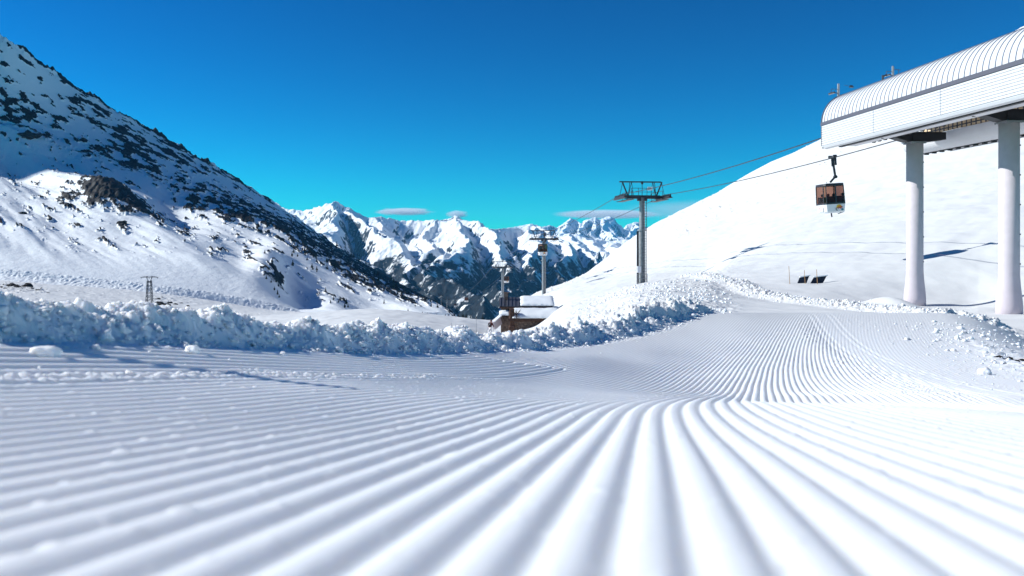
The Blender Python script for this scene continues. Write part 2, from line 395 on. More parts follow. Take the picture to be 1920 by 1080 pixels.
        bn = billow(x / .13, y / .13, 4, 65, .55)
        body = H * prof * lobes + (.35 + .65 * sm(-.25, .15, fbm(x / .5 + 3, y / .5, 2, 69))) * prof * (.046 * bn * (H / .08) ** .6) + (.010 * billow(x / .035, y / .035, 3, 66) + .06 * H / .1 * (billow(x / .32 + 7, y / .32, 2, 68) - .3)) * prof
        body = body + .010 * sm(-.1, 0, b) * billow(x / .035, y / .05, 2, 67)
        z2 = z2 + body * fall * sm(17.5, 14, y)
        wl = sm(11, 4.5, b / H)
        wn = wn * wl
        z = np.where(near, z2 * wn + z * (1 - wn), z)
    return X, YY, z
u_in = np.arange(-60, 1981, 1.7)
u_all = np.concatenate([np.linspace(-1500, -70, 90), u_in, np.linspace(1990, 3600, 110)])
Xn, Yn, Zn = ground(u_all, np.exp(np.linspace(math.log(.28), math.log(15.6), 1150)))
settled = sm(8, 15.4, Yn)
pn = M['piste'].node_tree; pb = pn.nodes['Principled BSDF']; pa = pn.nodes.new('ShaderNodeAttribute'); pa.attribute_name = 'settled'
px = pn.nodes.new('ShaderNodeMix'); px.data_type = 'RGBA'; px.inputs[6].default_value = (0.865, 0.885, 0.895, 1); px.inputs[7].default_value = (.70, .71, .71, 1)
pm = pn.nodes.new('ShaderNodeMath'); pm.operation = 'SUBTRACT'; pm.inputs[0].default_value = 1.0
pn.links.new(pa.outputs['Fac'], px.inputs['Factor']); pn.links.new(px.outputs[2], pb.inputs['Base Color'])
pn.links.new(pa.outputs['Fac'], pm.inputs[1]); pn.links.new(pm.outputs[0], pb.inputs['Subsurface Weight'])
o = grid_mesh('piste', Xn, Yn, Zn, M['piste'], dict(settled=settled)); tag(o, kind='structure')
Yf = np.exp(np.linspace(math.log(15.6), math.log(378), 720))
u_far = np.concatenate([np.linspace(-1500, -70, 60), np.arange(-60, 1981, 2.0), np.linspace(1990, 3600, 80)])
Xf, Yff, Zf = ground(u_far, Yf)
# join exactly on the shared row
Zf[0] = np.interp(u_far, u_all, Zn[-1])
rockg = np.zeros_like(Zf)
Uf = np.meshgrid(u_far, Yf)[0]; Vf = VH - F * Zf / Yff
def spot(u0, v0, su, sv): return np.exp(-((Uf - u0) / su) ** 2 - ((Vf - v0) / sv) ** 2)
nn = fbm(Xf / 1.3, Yff / 4.0, 4, 71); far_m = sm(150, 180, Yff)
rockg += far_m * np.clip((spot(25, 535, 45, 7) + spot(60, 545, 50, 5)) * .55 + nn * .9 - .55, 0, 1)
rockg += far_m * np.clip(spot(300, 562, 60, 9) * .7 + fbm(Xf / 1.5, Yff / 4, 3, 72) * .9 - .75, 0, 1)
rockg += far_m * np.clip(spot(1325, 440, 40, 14) * .85 + fbm(Xf / .9, Yff / 3, 3, 73) * .9 - .78, 0, 1)
rockg += far_m * np.clip(fbm(Xf / 1.6, Yff / 6, 3, 74) - .93, 0, 1) * 2 * sm(1150, 1250, Uf)
Zf = Zf + rockg * .8 * far_m
M['open_snow'] = terrain_mat('open_snow', snow=(.70, .71, .71), scale=.35, bump=.25, bdist=.25, soft=.1)
o = grid_mesh('snow_ground', Xf, Yff, Zf, M['open_snow'], dict(rock=rockg, wood=np.zeros_like(Zf))); tag(o, kind='structure')
def zG(X, Y):
    u = UC + F * X / Y
    if Y < 15.6: A, ya, ua = Zn, Yn[:, 0], u_all
    else: A, ya, ua = Zf, Yf, u_far
    i = np.clip(np.interp(Y, ya, np.arange(len(ya))), 0, len(ya) - 1.001); j = np.clip(np.interp(u, ua, np.arange(len(ua))), 0, len(ua) - 1.001)
    i0, j0 = int(i), int(j); fi, fj = i - i0, j - j0
    return float((A[i0, j0] * (1 - fj) + A[i0, j0 + 1] * fj) * (1 - fi) + (A[i0 + 1, j0] * (1 - fj) + A[i0 + 1, j0 + 1] * fj) * fi)
def on_ground(u, Y, dz=0):
    X = (u - UC) / F * Y; return Vector((X, Y, zG(X, Y) + dz))
# valley floor behind everything, reaching the horizon
us = np.linspace(-4500, 6500, 260); Yv = np.exp(np.linspace(math.log(379), math.log(13700), 140))
U, YY = np.meshgrid(us, Yv); X = np.clip((U - UC) / F * YY, -9400, 9400)
z0 = np.interp(us, u_far, Zf[-1]) - .3
zv = z0[None, :] + (-620 - z0[None, :]) * sm(379, 2000, YY)
hill = sm(1050, 1500, U)
zv = zv + hill * 60 * np.exp(-(YY - 379) / 900) * sm(379, 600, YY)
zv = zv + 60 * fbm(X / 900, YY / 900, 4, 77) * sm(900, 3000, YY)
M['far_snow'] = terrain_mat('far_snow', scale=.01, bump=.4, bdist=8)
o = grid_mesh('valley_floor', X, YY, zv, M['far_snow'], dict(rock=np.zeros_like(zv), wood=.75 * sm(700, 1500, YY))); tag(o, kind='structure')

# ================================================================== LEFT MOUNTAIN
MU = [-1500, -700, -300, 0, 140, 300, 440, 560, 640, 740, 820, 870]
ring = dict(
 F0=([560, 560, 560, 580, 585, 590, 600, 600, 600, 612, 640, 660], [300, 300, 300, 300, 310, 320, 330, 340, 350, 400, 460, 500]),
 F=([500, 500, 505, 519, 531, 550, 581, 589, 592, 596, 598, 640], [366, 366, 366, 366, 368, 370, 374, 380, 392, 420, 470, 520]),
 C=([470, 478, 490, 505, 518, 535, 556, 577, 584, 588, 586, 610], [372, 372, 372, 372, 374, 377, 382, 388, 400, 430, 480, 530]),
 D=([350, 370, 390, 425, 432, 452, 492, 522, 545, 566, 576, 606], [480, 480, 480, 480, 478, 476, 474, 474, 485, 510, 540, 570]),
 D2=([200, 250, 280, 335, 350, 400, 440, 480, 515, 550, 573, 604], [640, 640, 640, 640, 632, 622, 610, 600, 600, 610, 620, 640]),
 B=([-150, 20, 140, 238, 282, 335, 392, 447, 492, 540, 571, 602], [800, 800, 800, 790, 775, 755, 735, 720, 715, 725, 740, 760]),
 S=([-900, -330, -110, 62, 160, 254, 336, 412, 468, 528, 570, 600], [840, 845, 850, 860, 930, 1030, 1120, 1220, 1300, 1400, 1470, 1500]),
)
names = ['F0', 'F', 'C', 'D', 'D2', 'B', 'S']; tk = [0, .10, .125, .32, .5, .66, .93]
um = np.concatenate([np.linspace(-1500, -70, 160), np.arange(-60, 872, 1.5)])
tt = np.concatenate([np.linspace(0, .93, 620), np.linspace(.935, 1, 30)])
Vr = np.array([pchip(MU, ring[n][0], um) for n in names]); Yr = np.array([pchip(MU, ring[n][1], um) for n in names])
Zr = (VH - Vr) / F * Yr
Ym = pchip(tk, Yr, np.clip(tt, 0, .93)); Zm = pchip(tk, Zr, np.clip(tt, 0, .93))
back = np.clip((tt - .93) / .07, 0, 1)[:, None]
Ym = Ym + back * 420; Zm = Zm - back ** 1.3 * 330
Um, Tm = np.meshgrid(um, tt); Xm = (Um - UC) / F * Ym
Vm = VH - F * Zm / Ym
# soft wind-packed undulations running down-slope, gullies
s1 = Xm * .82 - Zm * .57 + Ym * .15; s2 = Xm * .5 + Zm * .8 + Ym * .25
edge = sm(0.02, .13, Tm)
lit = sm(.13, .25, Tm) * sm(.72, .6, Tm)
Zm = Zm + lit * (5.5 * fbm(s1 / 160, s2 / 38, 3, 81) + 1.2 * fbm(s1 / 50, s2 / 9, 3, 83))
def gau(u0, v0, su, sv, rot=0):
    du = Um - u0; dv = Vm - v0; cr, sr = math.cos(rot), math.sin(rot)
    return np.exp(-((du * cr + dv * sr) / su) ** 2 - ((-du * sr + dv * cr) / sv) ** 2)
# rock knoll standing out of the lit slope, and gully at its right
Zm = Zm + 11 * gau(195, 372, 75, 26, .35) - 8 * gau(330, 400, 55, 30, .6) + 10 * gau(40, 262, 60, 20, .25) - 12 * gau(15, 305, 60, 22, .3)
Zm = Zm - 9 * gau(560, 540, 50, 26, .5) + 5 * gau(500, 500, 30, 40, .9) - 5 * gau(690, 575, 50, 14, .2)
up = sm(.60, .70, Tm)
nr = fbm(s1 / 20, s2 / 7, 5, 87, .6); nb = fbm(s1 / 90, s2 / 45, 3, 90)
crag = sm(.19, .42, nr + .50 * nb + .14 * sm(.86, .92, Tm) * sm(500, 300, Um) - .30 * sm(330, 520, Um))
# rock band lower right (between B and D2) and rocks scattered below it
band = np.clip(gau(470, 405, 150, 26, .50) + gau(640, 492, 130, 26, .52) + gau(740, 535, 70, 18, .4) + .8 * gau(380, 385, 80, 18, .5) + .7 * gau(60, 255, 60, 8, .2) + .45 * gau(180, 300, 110, 12, .3), 0, 1)
crag2 = sm(.18, .42, fbm(s1 / 10, s2 / 5, 4, 93, .6) + .95 * band - .66) * sm(.25, .6, band)
knoll = sm(.35, .60, 1.25 * gau(195, 378, 58, 15, .30) + .9 * gau(265, 402, 40, 6, .45) + .6 * gau(130, 375, 20, 8, .2) + .62 * fbm(s1 / 14, s2 / 4, 5, 96, .65))
few = sm(1.05, 1.3, fbm(s1 / 9, s2 / 6, 3, 98)) * lit * .9
gul = sm(.3, .6, 1.0 * gau(512, 532, 22, 30, .9) + .5 * fbm(s1 / 6, s2 / 4, 3, 99) - .1)
ridge_top = sm(.905, .925, Tm) * sm(.955, .935, Tm)
crest = ridge_top * sm(-.5, -.1, fbm(Xm / 25, Ym / 25, 4, 101)) * sm(620, 330, Um)
rock = np.clip(crag * up + crag2 * sm(.3, .4, Tm) + knoll * sm(.75, .6, Tm) * sm(.2, .3, Tm) + few + gul * sm(.2, .3, Tm) * sm(.7, .6, Tm) + crest, 0, 1)
Zm = Zm + rock * (1.1 + 1.8 * np.abs(fbm(s1 / 7, s2 / 5, 3, 103))) * sm(0, .3, Tm)
Zm = Zm + ridge_top * 5 * np.clip(fbm(Xm / 22, Ym / 30, 5, 105, .65), -.3, 1.2) * sm(880, 500, Um)
# roughness of the road bank
Zm = Zm + (Tm > .09) * (Tm < .125) * .5 * billow(Xm / 2, Zm / 1.0, 3, 107)
M['mountain'] = terrain_mat('mountain_snow', scale=.22, bump=.8, bdist=.8, soft=.1)
o = grid_mesh('mountain_slope', Xm, Ym, Zm, M['mountain'], dict(rock=rock * .95, wood=np.zeros_like(rock))); tag(o, kind='structure')
Vm = VH - F * Zm / Ym
def on_mountain(u, v):
    j = int(np.argmin(abs(um - u))); col = Vm[:590, j]
    i0 = 60; i = i0 + int(np.argmin(abs(col[i0:] - v)))
    return Vector((float(Xm[i, j]), float(Ym[i, j]), float(Zm[i, j])))

# ================================================================== FAR MOUNTAINS
def range_mesh(name, ridges, x0, x1, y0, y1, nx, ny, base, slope, warp, rough, wood_z, rock_k, mt, seed):
    xs = np.linspace(x0, x1, nx); ys = np.linspace(y0, y1, ny); X, Y = np.meshgrid(xs, ys)
    wx = X + warp * fbm(X / (warp * 6), Y / (warp * 6), 4, seed); wy = Y + warp * fbm(X / (warp * 6) + 9, Y / (warp * 6), 4, seed + 5)
    z = np.full(X.shape, float(base)); best = np.full(X.shape, 1e9); along = np.zeros(X.shape)
    off = 0.0
    for rd in ridges:
        pts = [P(*p) for p in rd]
        for a, b in zip(pts[:-1], pts[1:]):
            e = np.array([b.x - a.x, b.y - a.y]); t = np.clip(((wx - a.x) * e[0] + (wy - a.y) * e[1]) / (e @ e), 0, 1)
            d = np.hypot(wx - a.x - t * e[0], wy - a.y - t * e[1])
            zz = a.z + t * (b.z - a.z) - slope * d * (1 + .25 * np.tanh(d / 400) * -1)
            win = zz > z; along = np.where(win, off + t * np.hypot(*e), along); off += np.hypot(*e)
            z = np.maximum(z, zz); best = np.minimum(best, d)
    amp = rough * (sm(0, 220, best) + .06)
    n = ridged(X / (rough * 5.0) + .3, Y / (rough * 7), 6, seed + 9, .48)
    z = z + amp * (n - .9) * 1.3 + rough * .09 * fbm(X / (rough * .8), Y / (rough * .8), 4, seed + 20)
    aw = along + 30 * fbm(X / 120, Y / 120, 3, seed + 40)
    flute = np.abs(perlin(aw / (rough * 1.9), best / (rough * 9), seed + 41)) + .4 * np.abs(perlin(aw / (rough * .8), best / (rough * 5), seed + 42))
    z = z - rough * .60 * (1 - np.clip(flute * 1.6, 0, 1)) * sm(10, 160, best)
    z = z + rough * .045 * fbm(X / (rough * .35), Y / (rough * .35), 4, seed + 44, .6)
    dx = (x1 - x0) / (nx - 1); dy = (y1 - y0) / (ny - 1)
    gy, gx = np.gradient(z, dy, dx); sl = np.hypot(gx, gy)
    nz = fbm(X / 60, Y / 60, 5, seed + 30, .6)
    rock = np.clip((sl - 1.45) * rock_k + .40 * nz, 0, .64)
    wood = np.clip(sm(wood_z[1], wood_z[0], z) * .80 + .40 * nz - .04, 0, .72) if wood_z else np.zeros_like(z)
    o = grid_mesh(name, X, Y, z, mt, dict(rock=rock, wood=wood)); tag(o, kind='structure'); return o
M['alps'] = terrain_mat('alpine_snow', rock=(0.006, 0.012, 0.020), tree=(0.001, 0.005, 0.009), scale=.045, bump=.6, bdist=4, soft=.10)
R1 = [
 [(380, 410, 5400), (470, 395, 5200), (515, 377, 5000), (530, 380, 4900), (560, 394, 4700), (600, 385, 4500), (632, 376, 4400), (660, 389, 4400), (700, 407, 4400), (745, 413, 4500), (800, 412, 4400), (845, 406, 4200), (872, 408, 4000), (905, 414, 3900), (930, 431, 4000), (975, 425, 4300), (1010, 421, 4300), (1045, 431, 4200), (1075, 452, 4000), (1120, 488, 3700), (1190, 535, 3400)],
 [(632, 376, 4400), (606, 418, 3900), (640, 470, 3350), (715, 515, 2850), (790, 550, 2450)],
 [(660, 389, 4400), (700, 430, 3900), (760, 478, 3350), (800, 520, 2900)],
 [(560, 394, 4700), (552, 430, 4200), (590, 490, 3500), (660, 540, 2900)],
 [(700, 407, 4400), (735, 440, 3950), (775, 470, 3600)],
 [(872, 408, 4000), (855, 435, 3650), (842, 462, 3250), (835, 500, 2850), (862, 540, 2500), (895, 580, 2250)],
 [(842, 462, 3250), (800, 500, 2900), (782, 530, 2600)],
 [(905, 414, 3900), (925, 455, 3500), (948, 515, 3000), (962, 560, 2600)],
 [(1010, 421, 4300), (1003, 460, 3600), (985, 510, 3150), (968, 560, 2700)],
 [(1045, 431, 4200), (1058, 475, 3650), (1072, 530, 3200), (1060, 570, 2800)],
 [(845, 406, 4200), (810, 440, 3900), (790, 465, 3500)],
]
range_mesh('mountain_range', R1, -2100, 900, 1900, 5600, 900, 800, -330, .84, 70, 85, (-110, 45), 1.5, M['alps'], 120)
R2 = [
 [(940, 452, 7600), (1030, 441, 7600), (1060, 437, 7500), (1095, 441, 7400), (1150, 452, 7400), (1195, 445, 7300), (1240, 432, 7200), (1330, 420, 7000)],
 [(1060, 437, 7500), (1080, 462, 6500), (1120, 490, 5600)], [(1150, 452, 7400), (1165, 468, 6500), (1200, 490, 5800)],
 [(1240, 432, 7200), (1210, 455, 6600), (1180, 480, 5900)], [(1110, 446, 7400), (1130, 462, 6800)],
]
range_mesh('middle_range', R2, -100, 2300, 5200, 8200, 420, 420, -420, .55, 90, 70, None, .8, M['alps'], 160)
R3 = [
 [(940, 430, 12500), (976, 423, 12500), (1000, 419, 12500), (1015, 426, 12500), (1030, 421, 12500), (1042, 426, 12500), (1062, 409, 12400), (1078, 415, 12400), (1092, 418, 12300), (1105, 410, 12200), (1124, 406, 12200), (1132, 411, 12200), (1142, 405, 12200), (1152, 420, 12300), (1163, 433, 12400), (1180, 421, 12500), (1192, 416, 12500), (1203, 415, 12500), (1215, 425, 12500), (1235, 424, 12600), (1270, 418, 12600), (1330, 430, 12600)],
 [(1062, 409, 12400), (1050, 440, 11200)], [(1105, 410, 12200), (1085, 432, 11500), (1060, 448, 10800)], [(1142, 405, 12200), (1135, 428, 11600), (1150, 448, 10900)],
 [(1192, 416, 12500), (1185, 438, 11600)], [(1124, 406, 12200), (1112, 436, 11400)],
]
range_mesh('distant_peaks', R3, -400, 3100, 10200, 13400, 620, 380, -300, 1.0, 90, 110, None, 1.3, M['alps'], 190)

# ================================================================== LIFT STATION
AX = math.atan(.108)                                   # bearing of the lift line, left of straight ahead
LD = Vector((-math.sin(AX), math.cos(AX), 0)); LL = Vector((math.cos(AX), math.sin(AX), 0))
def station():
    O = 3.3
    root = empty('lift_station', (23.6, 50, -O), AX, 'long white lift terminal with a ribbed rounded roof raised on round pillars', 'lift station')
    y0, y1 = -25.0, 2.8
    def arc(cx, cz, r, a0, a1, n): return [(cx + r * math.cos(math.radians(a0 + (a1 - a0) * i / n)), cz + O + r * math.sin(math.radians(a0 + (a1 - a0) * i / n))) for i in range(n + 1)]
    prof = arc(-2.45, 7.8, 1.85, 180, 90, 14) + [(0, 9.72 + O)] + arc(2.45, 7.8, 1.85, 90, 0, 14)
    roof = MB().sheet(prof, y0, y1, -.07).build('roof', M['white_paint'], root)
    for p in roof.data.polygons: p.use_smooth = False
    mb = MB(); y = y0 + .2
    pr2 = [(x * 1.0 + (-.0), z) for x, z in prof]
    out = []
    for i, (x, z) in enumerate(prof):
        a = prof[max(i - 1, 0)]; b = prof[min(i + 1, len(prof) - 1)]; t = Vector((b[0] - a[0], 0, b[1] - a[1])).normalized(); out.append((x - t.z * .004, z + t.x * .004))
    while y < y1 - .1:
        mb.sheet(out, y, y + .035, .028); y += .42
    mb.build('roof_seams', M['seam'], roof)
    # gasket outline of the far and near ends
    for ya, yb in ((y1 + .003, y1 + .07), (y0 - .07, y0 - .003)): MB().sheet(out, ya, yb, .05).build('edge_gasket', M['trim'], roof)
    for sg in (-1, 1):
        # corrugated cladding
        zb, n, bh = 6.42 + O, 9, .137; pts = [(sg * 4.02, zb - .20), (sg * 4.20, zb - .15), (sg * 4.29, zb - .03)]
        for k in range(n):
            z = zb + k * bh; pts += [(sg * 4.295, z + .004), (sg * 4.345, z + .022), (sg * 4.345, z + bh - .03), (sg * 4.295, z + bh - .004)]
        MB().sheet(pts, y0, y1, -.03 * sg * -1 if sg < 0 else -.03).build('side_panel', M['white_paint'], root)
        mb = MB(); mb.box((sg * 4.36, (y0 + y1) / 2, 7.745 + O), (.06, y1 - y0 + .1, .20)); mb.build('edge_trim', M['trim'], root)
        # joints of the cladding
        for yy in (-3.2, -9.2, -15.2, -21.2): MB().box((sg * 4.352, yy, 7.02 + O), (.012, .03, 1.19)).build('panel_joint', M['seam'], root)
        g = MB(); g.box((sg * 4.33, y1 + .02, 7.02 + O), (.06, .05, 1.22)); g.box((sg * 4.15, y1 + .02, 6.30 + O), (.3, .05, .06)); g.build('panel_gasket', M['trim'], root)
    MB().box((-3.80, (y0 + 1.5) / 2, 6.285 + O), (.22, 1.5 - y0, .19)).build('rail_beam', M['black'], root)
    MB().box((-2.92, (y0 + y1) / 2, 6.45 + O), (1.5, y1 - y0 - .1, .05)).build('soffit', M['white_paint'], root)
    MB().box((-2.17, (y0 + y1) / 2, 7.9 + O), (.05, y1 - y0 - .2, 2.85)).build('inner_wall', M['white_paint'], root)
    MB().box((0, (y0 + y1) / 2, 9.45 + O), (4.2, y1 - y0 - .3, .05)).build('ceiling', M['white_paint'], root)
    MB().box((2.19, (y0 + y1) / 2, 8.25 + O), (.05, y1 - y0 - .2, 2.3)).build('inner_lining', M['beige'], root)
    mb = MB(); y = y0 + .3
    while y < y1: mb.box((2.15, y, 8.2 + O), (.05, .06, 2.2)); y += .42
    mb.build('lining_ribs', M['trim'], root)
    tube = arc(2.98, 7.02, .80, 176, 272, 10)
    rt = MB().sheet(tube, y0, 5.0, -.04).build('service_duct', M['white_paint'], root)
    mb = MB(); y = y0 + .2
    o2 = arc(2.98, 7.02, .803, 176, 272, 10)
    while y < 4.9: mb.sheet(o2, y, y + .03, .022); y += .42
    mb.build('duct_seams', M['seam'], rt)
    mb = MB(); mb.sheet(arc(2.98, 7.02, .80, 176, 272, 10), 5.0, 5.06, .05); mb.build('duct_rim', M['trim'], rt)
    mb = MB(); mb.box((3.12, (y0 + 4.2) / 2, 6.19 + O), (.22, 4.2 - y0, .10))
    y = y0
    while y < 4: mb.box((3.12, y, 6.11 + O), (.24, .16, .08)); y += .8
    mb.build('lower_rail', M['black'], root)
    MB().box((3.75, (y0 + y1) / 2, 6.28 + O), (1.0, y1 - y0, .05)).build('soffit', M['white_paint'], root)
    for yc in (0, -8.05, -16.1, -24.0):
        c = MB().lathe([(.60, 0), (.60, .55), (.575, .9), (.50, 1.6), (.468, 2.1), (.465, 9.55)], (0, yc, 0), 40).build('pillar', M['concrete'], root, True)
        for k in range(6): MB().tube((.30, yc - .36, 1.2 + k * 1.45), (.325, yc - .395, 1.2 + k * 1.45), .035, seg=8).build('lifting_socket', M['trim'], c)
        MB().box((0, yc, 9.60), (.9, .9, .10)).build('head_plate', M['steel'], c)
        br = MB()
        br.poly([(-2.0, yc - .32, 6.74 + O), (-.6, yc - .32, 6.36 + O), (.7, yc - .32, 6.36 + O), (1.75, yc - .32, 6.50 + O), (1.75, yc - .32, 6.93 + O), (-.5, yc - .32, 6.93 + O)], (0, .64, 0))
        br.bar((-1.8, yc, 6.72 + O), (-3.72, yc, 6.43 + O), .12, .10); br.bar((-1.2, yc, 6.62 + O), (-2.6, yc - 1.0, 6.42 + O), .08, .06)
        br.box((.1, yc - .34, 6.6 + O), (.9, .06, .4)); br.build('cross_bracket', M['black'], root)
    # driven tyres that move the cabins, under the left cover
    for k in range(12):
        MB().tube((-1.75, 1.5 - k * .62, 6.75 + O), (-1.62, 1.5 - k * .62, 6.75 + O), .27, seg=18).build('drive_tyre', M['rubber'], root)
    return root
station()

# ================================================================== LIFT TOWERS, CABLES, CABINS
def lift_tower(name, loc, H, label, cat='lift tower', arm=2.62, sc=1.0, rz=AX, up=1.75, group=None, detail=True):
    t = empty(name, loc, rz, label, cat, group)
    pole = MB().tube((0, 0, -1.5), (0, 0, H * .62), .41 * sc, .38 * sc, 20).tube((0, 0, H * .62), (0, 0, H - .1), .36 * sc, .32 * sc, 20)
    pole.tube((0, 0, H * .62 - .08), (0, 0, H * .62 + .08), .55 * sc, seg=20).tube((0, 0, .0), (0, 0, .12), .62 * sc, seg=20).build('pole', M['steel'], t, False)
    l = MB(); x = .18 * sc; yy = -.52 * sc
    for dx in (-.2, .2): l.bar((x + dx, yy, -.6), (x + dx, yy, H), .055)
    z = -.4
    while z < H: l.bar((x - .2, yy, z), (x + .2, yy, z), .035); z += .32
    l.build('ladder', M['dark'], t)
    c = MB(); c.box((0, 0, H - .02), (2 * arm - 1.0, .5, .40)); c.box((0, 0, H - .3), (1.1, .55, .35)); c.build('crossarm', M['dark'], t)
    for sg in (-1, 1):
        X = sg * arm; s_ = MB()
        s_.box((X - sg * .12, 0, H - .12), (.16, 5.6, .22)); s_.box((X + sg * .10, 0, H - .10), (.10, 5.0, .16))
        s_.box((X - sg * .6, 0, H - .45), (.75, 5.4, .06)); s_.box((X, 0, H - .22), (.34, 5.8, .10))
        for y in (-2.3, 0, 2.3): s_.bar((X - sg * .85, y, H - .45), (X - sg * .1, y, H - .45), .06); s_.bar((X - sg * .85, y, H - .45), (X - sg * .85, y, H + .55), .045)
        s_.bar((X - sg * .85, -2.3, H + .55), (X - sg * .85, 2.3, H + .55), .045); s_.bar((X - sg * .5, 0, H), (X - sg * .05, 0, H - .1), .3, .22)
        a = s_.build('sheave_frame', M['dark'], t)
        for k in range(8):
            y = -2.5 + k * .71
            MB().tube((X - .05, y, H + .02), (X + .05, y, H + .02), .22, seg=16).build('sheave_wheel', M['dark'], a)
    f = MB(); zt = H + up
    f.bar((-arm - .1, 0, zt), (arm - .35, 0, zt), .15)
    for sg in (-1, 1):
        f.bar((sg * (arm - .95), 0, H), (sg * (arm - .25), 0, zt), .14); f.bar((sg * (arm - .95), 0, H), (sg * (arm - 1.15), 0, zt), .06)
        f.bar((sg * (arm - 1.35), 0, zt), (sg * (arm - .95), 0, H), .06); f.bar((sg * (arm - 1.35), 0, zt), (sg * (arm - 1.6), 0, H), .05)
        f.bar((sg * (arm - .3), 0, zt), (sg * (arm + .1), 0, H - .1), .05)
    f.bar((0, 0, H), (0, 0, zt + .12), .06); f.box((0, 0, zt - .15), (.22, .22, .25))
    f.build('lifting_frame', M['dark'], t)
    r = MB(); r.bar((-1.35, -.3, H + 1.0), (1.35, -.3, H + 1.0), .05); r.bar((-1.35, -.3, H + .55), (1.35, -.3, H + .55), .04)
    for x in (-1.35, -.5, .5, 1.35): r.bar((x, -.3, H + .1), (x, -.3, H + 1.0), .045)
    r.build('railing', M['dark'], t)
    if detail:
        p = MB().box((.85, -.36, H + .95), (.62, .03, .42)).build('number_sign', M['cabin_white'], t)
        q = MB(); q.box((.70, -.385, H + .95), (.07, .015, .24)); q.box((.88, -.385, H + 1.02), (.14, .015, .05)); q.box((.93, -.385, H + .96), (.05, .015, .1)); q.build('sign_marking', M['black'], p)
    return t
def line_pt(a, Y, z): return Vector((a - .108 * Y, Y, z))
T1 = line_pt(26.05, 100, -3.9); T2 = line_pt(26.0, 179, -7.4); T3 = line_pt(26.0, 268, -17.5); T4 = Vector((-78 / 1600 * 640 * .62 * 1.55, 640, -54))
T1.z = zG(T1.x, T1.y) - .1; T2.z = zG(T2.x, T2.y) - .3
t1 = lift_tower('lift_tower', T1, 6.30 - T1.z, 'nearest grey gondola tower with ladder and number plate, standing on the snow mound')
d = MB(); d.box((-.62, -.35, 2.9), (.20, .20, 6.6)).build('cable_duct', M['black'], t1)
d = MB(); d.box((-.50, -.52, 1.75), (.48, .24, .75), bevel=.03).build('control_box', M['cabin_white'], t1)
d = MB()
for z in (.2, .7, 1.2): d.bar((-.7, -.55, z), (.45, -.6, z), .05)
for x in (-.7, .45): d.bar((x, -.58, -.3), (x, -.58, 1.25), .05)
d.build('base_guard', M['steel'], t1)
t2 = lift_tower('lift_tower', T2, 2.45 - T2.z, 'middle grey gondola tower on the snowy slope, a cabin hanging in front of its pole')
t3 = lift_tower('lift_tower', T3, -5.15 - T3.z, 'grey gondola tower rising behind the stone hut roof', arm=2.95)
T4 = Vector(((838 - UC) / F * 640, 640, 0)); T4.z = (VH - 606) / F * 640
t4 = lift_tower('lift_tower', T4, 18, 'thin distant gondola tower at the dark valley edge, right of its neighbour', sc=.9, detail=False)
T5 = Vector(((827 - UC) / F * 700, 700, (VH - 592) / F * 700))
t5 = lift_tower('lift_tower', T5, 17, 'thinnest distant lift tower just left of the other far one', sc=.8, detail=False)
def rope(pts_sag, r):
    """list of (p, q, sag) spans -> one rope"""
    mb = MB(); out = []
    for p, q, s in pts_sag:
        n = 14
        pts = [p.lerp(q, i / n) - Vector((0, 0, 4 * s * (i / n) * (1 - i / n))) for i in range(n + 1)]
        out.append(pts); mb.path(pts, r, 5)
    return mb, out
def tower_pt(T, H, side, arm=2.62): return Vector((T.x, T.y, H + .24)) + LL * side * arm
sides = {}
for sd, a_st, nm, lab in ((-1, 25.6, 'left', 'left of the two steel haul ropes, ending at the left corner of the terminal'),
                      (1, 30.9, 'right', 'right of the two steel haul ropes, with the nearest cabin hanging from it')):
    S = line_pt(a_st, 53.5, 7.2); S2 = line_pt(a_st, 30, 7.2)
    A = tower_pt(T1, 6.30, sd); B = tower_pt(T2, 2.45, sd); Cc = tower_pt(T3, -5.15, sd, 2.95); D = tower_pt(T4, T4.z + 18, sd)
    mb, spans = rope([(S2, S, 0), (S, A, .35), (A, B, .6), (B, Cc, .35), (Cc, D, 5)], .036)
    o = mb.build('haul_rope', M['dark']); tag(o, lab, 'cable', 'gondola haul ropes'); sides[sd] = spans
def on_rope(sd, Y):
    for pts in sides[sd]:
        for p, q in zip(pts[:-1], pts[1:]):
            if min(p.y, q.y) <= Y <= max(p.y, q.y) and abs(p.y - q.y) > 1e-6:
                return p.lerp(q, (Y - p.y) / (q.y - p.y))
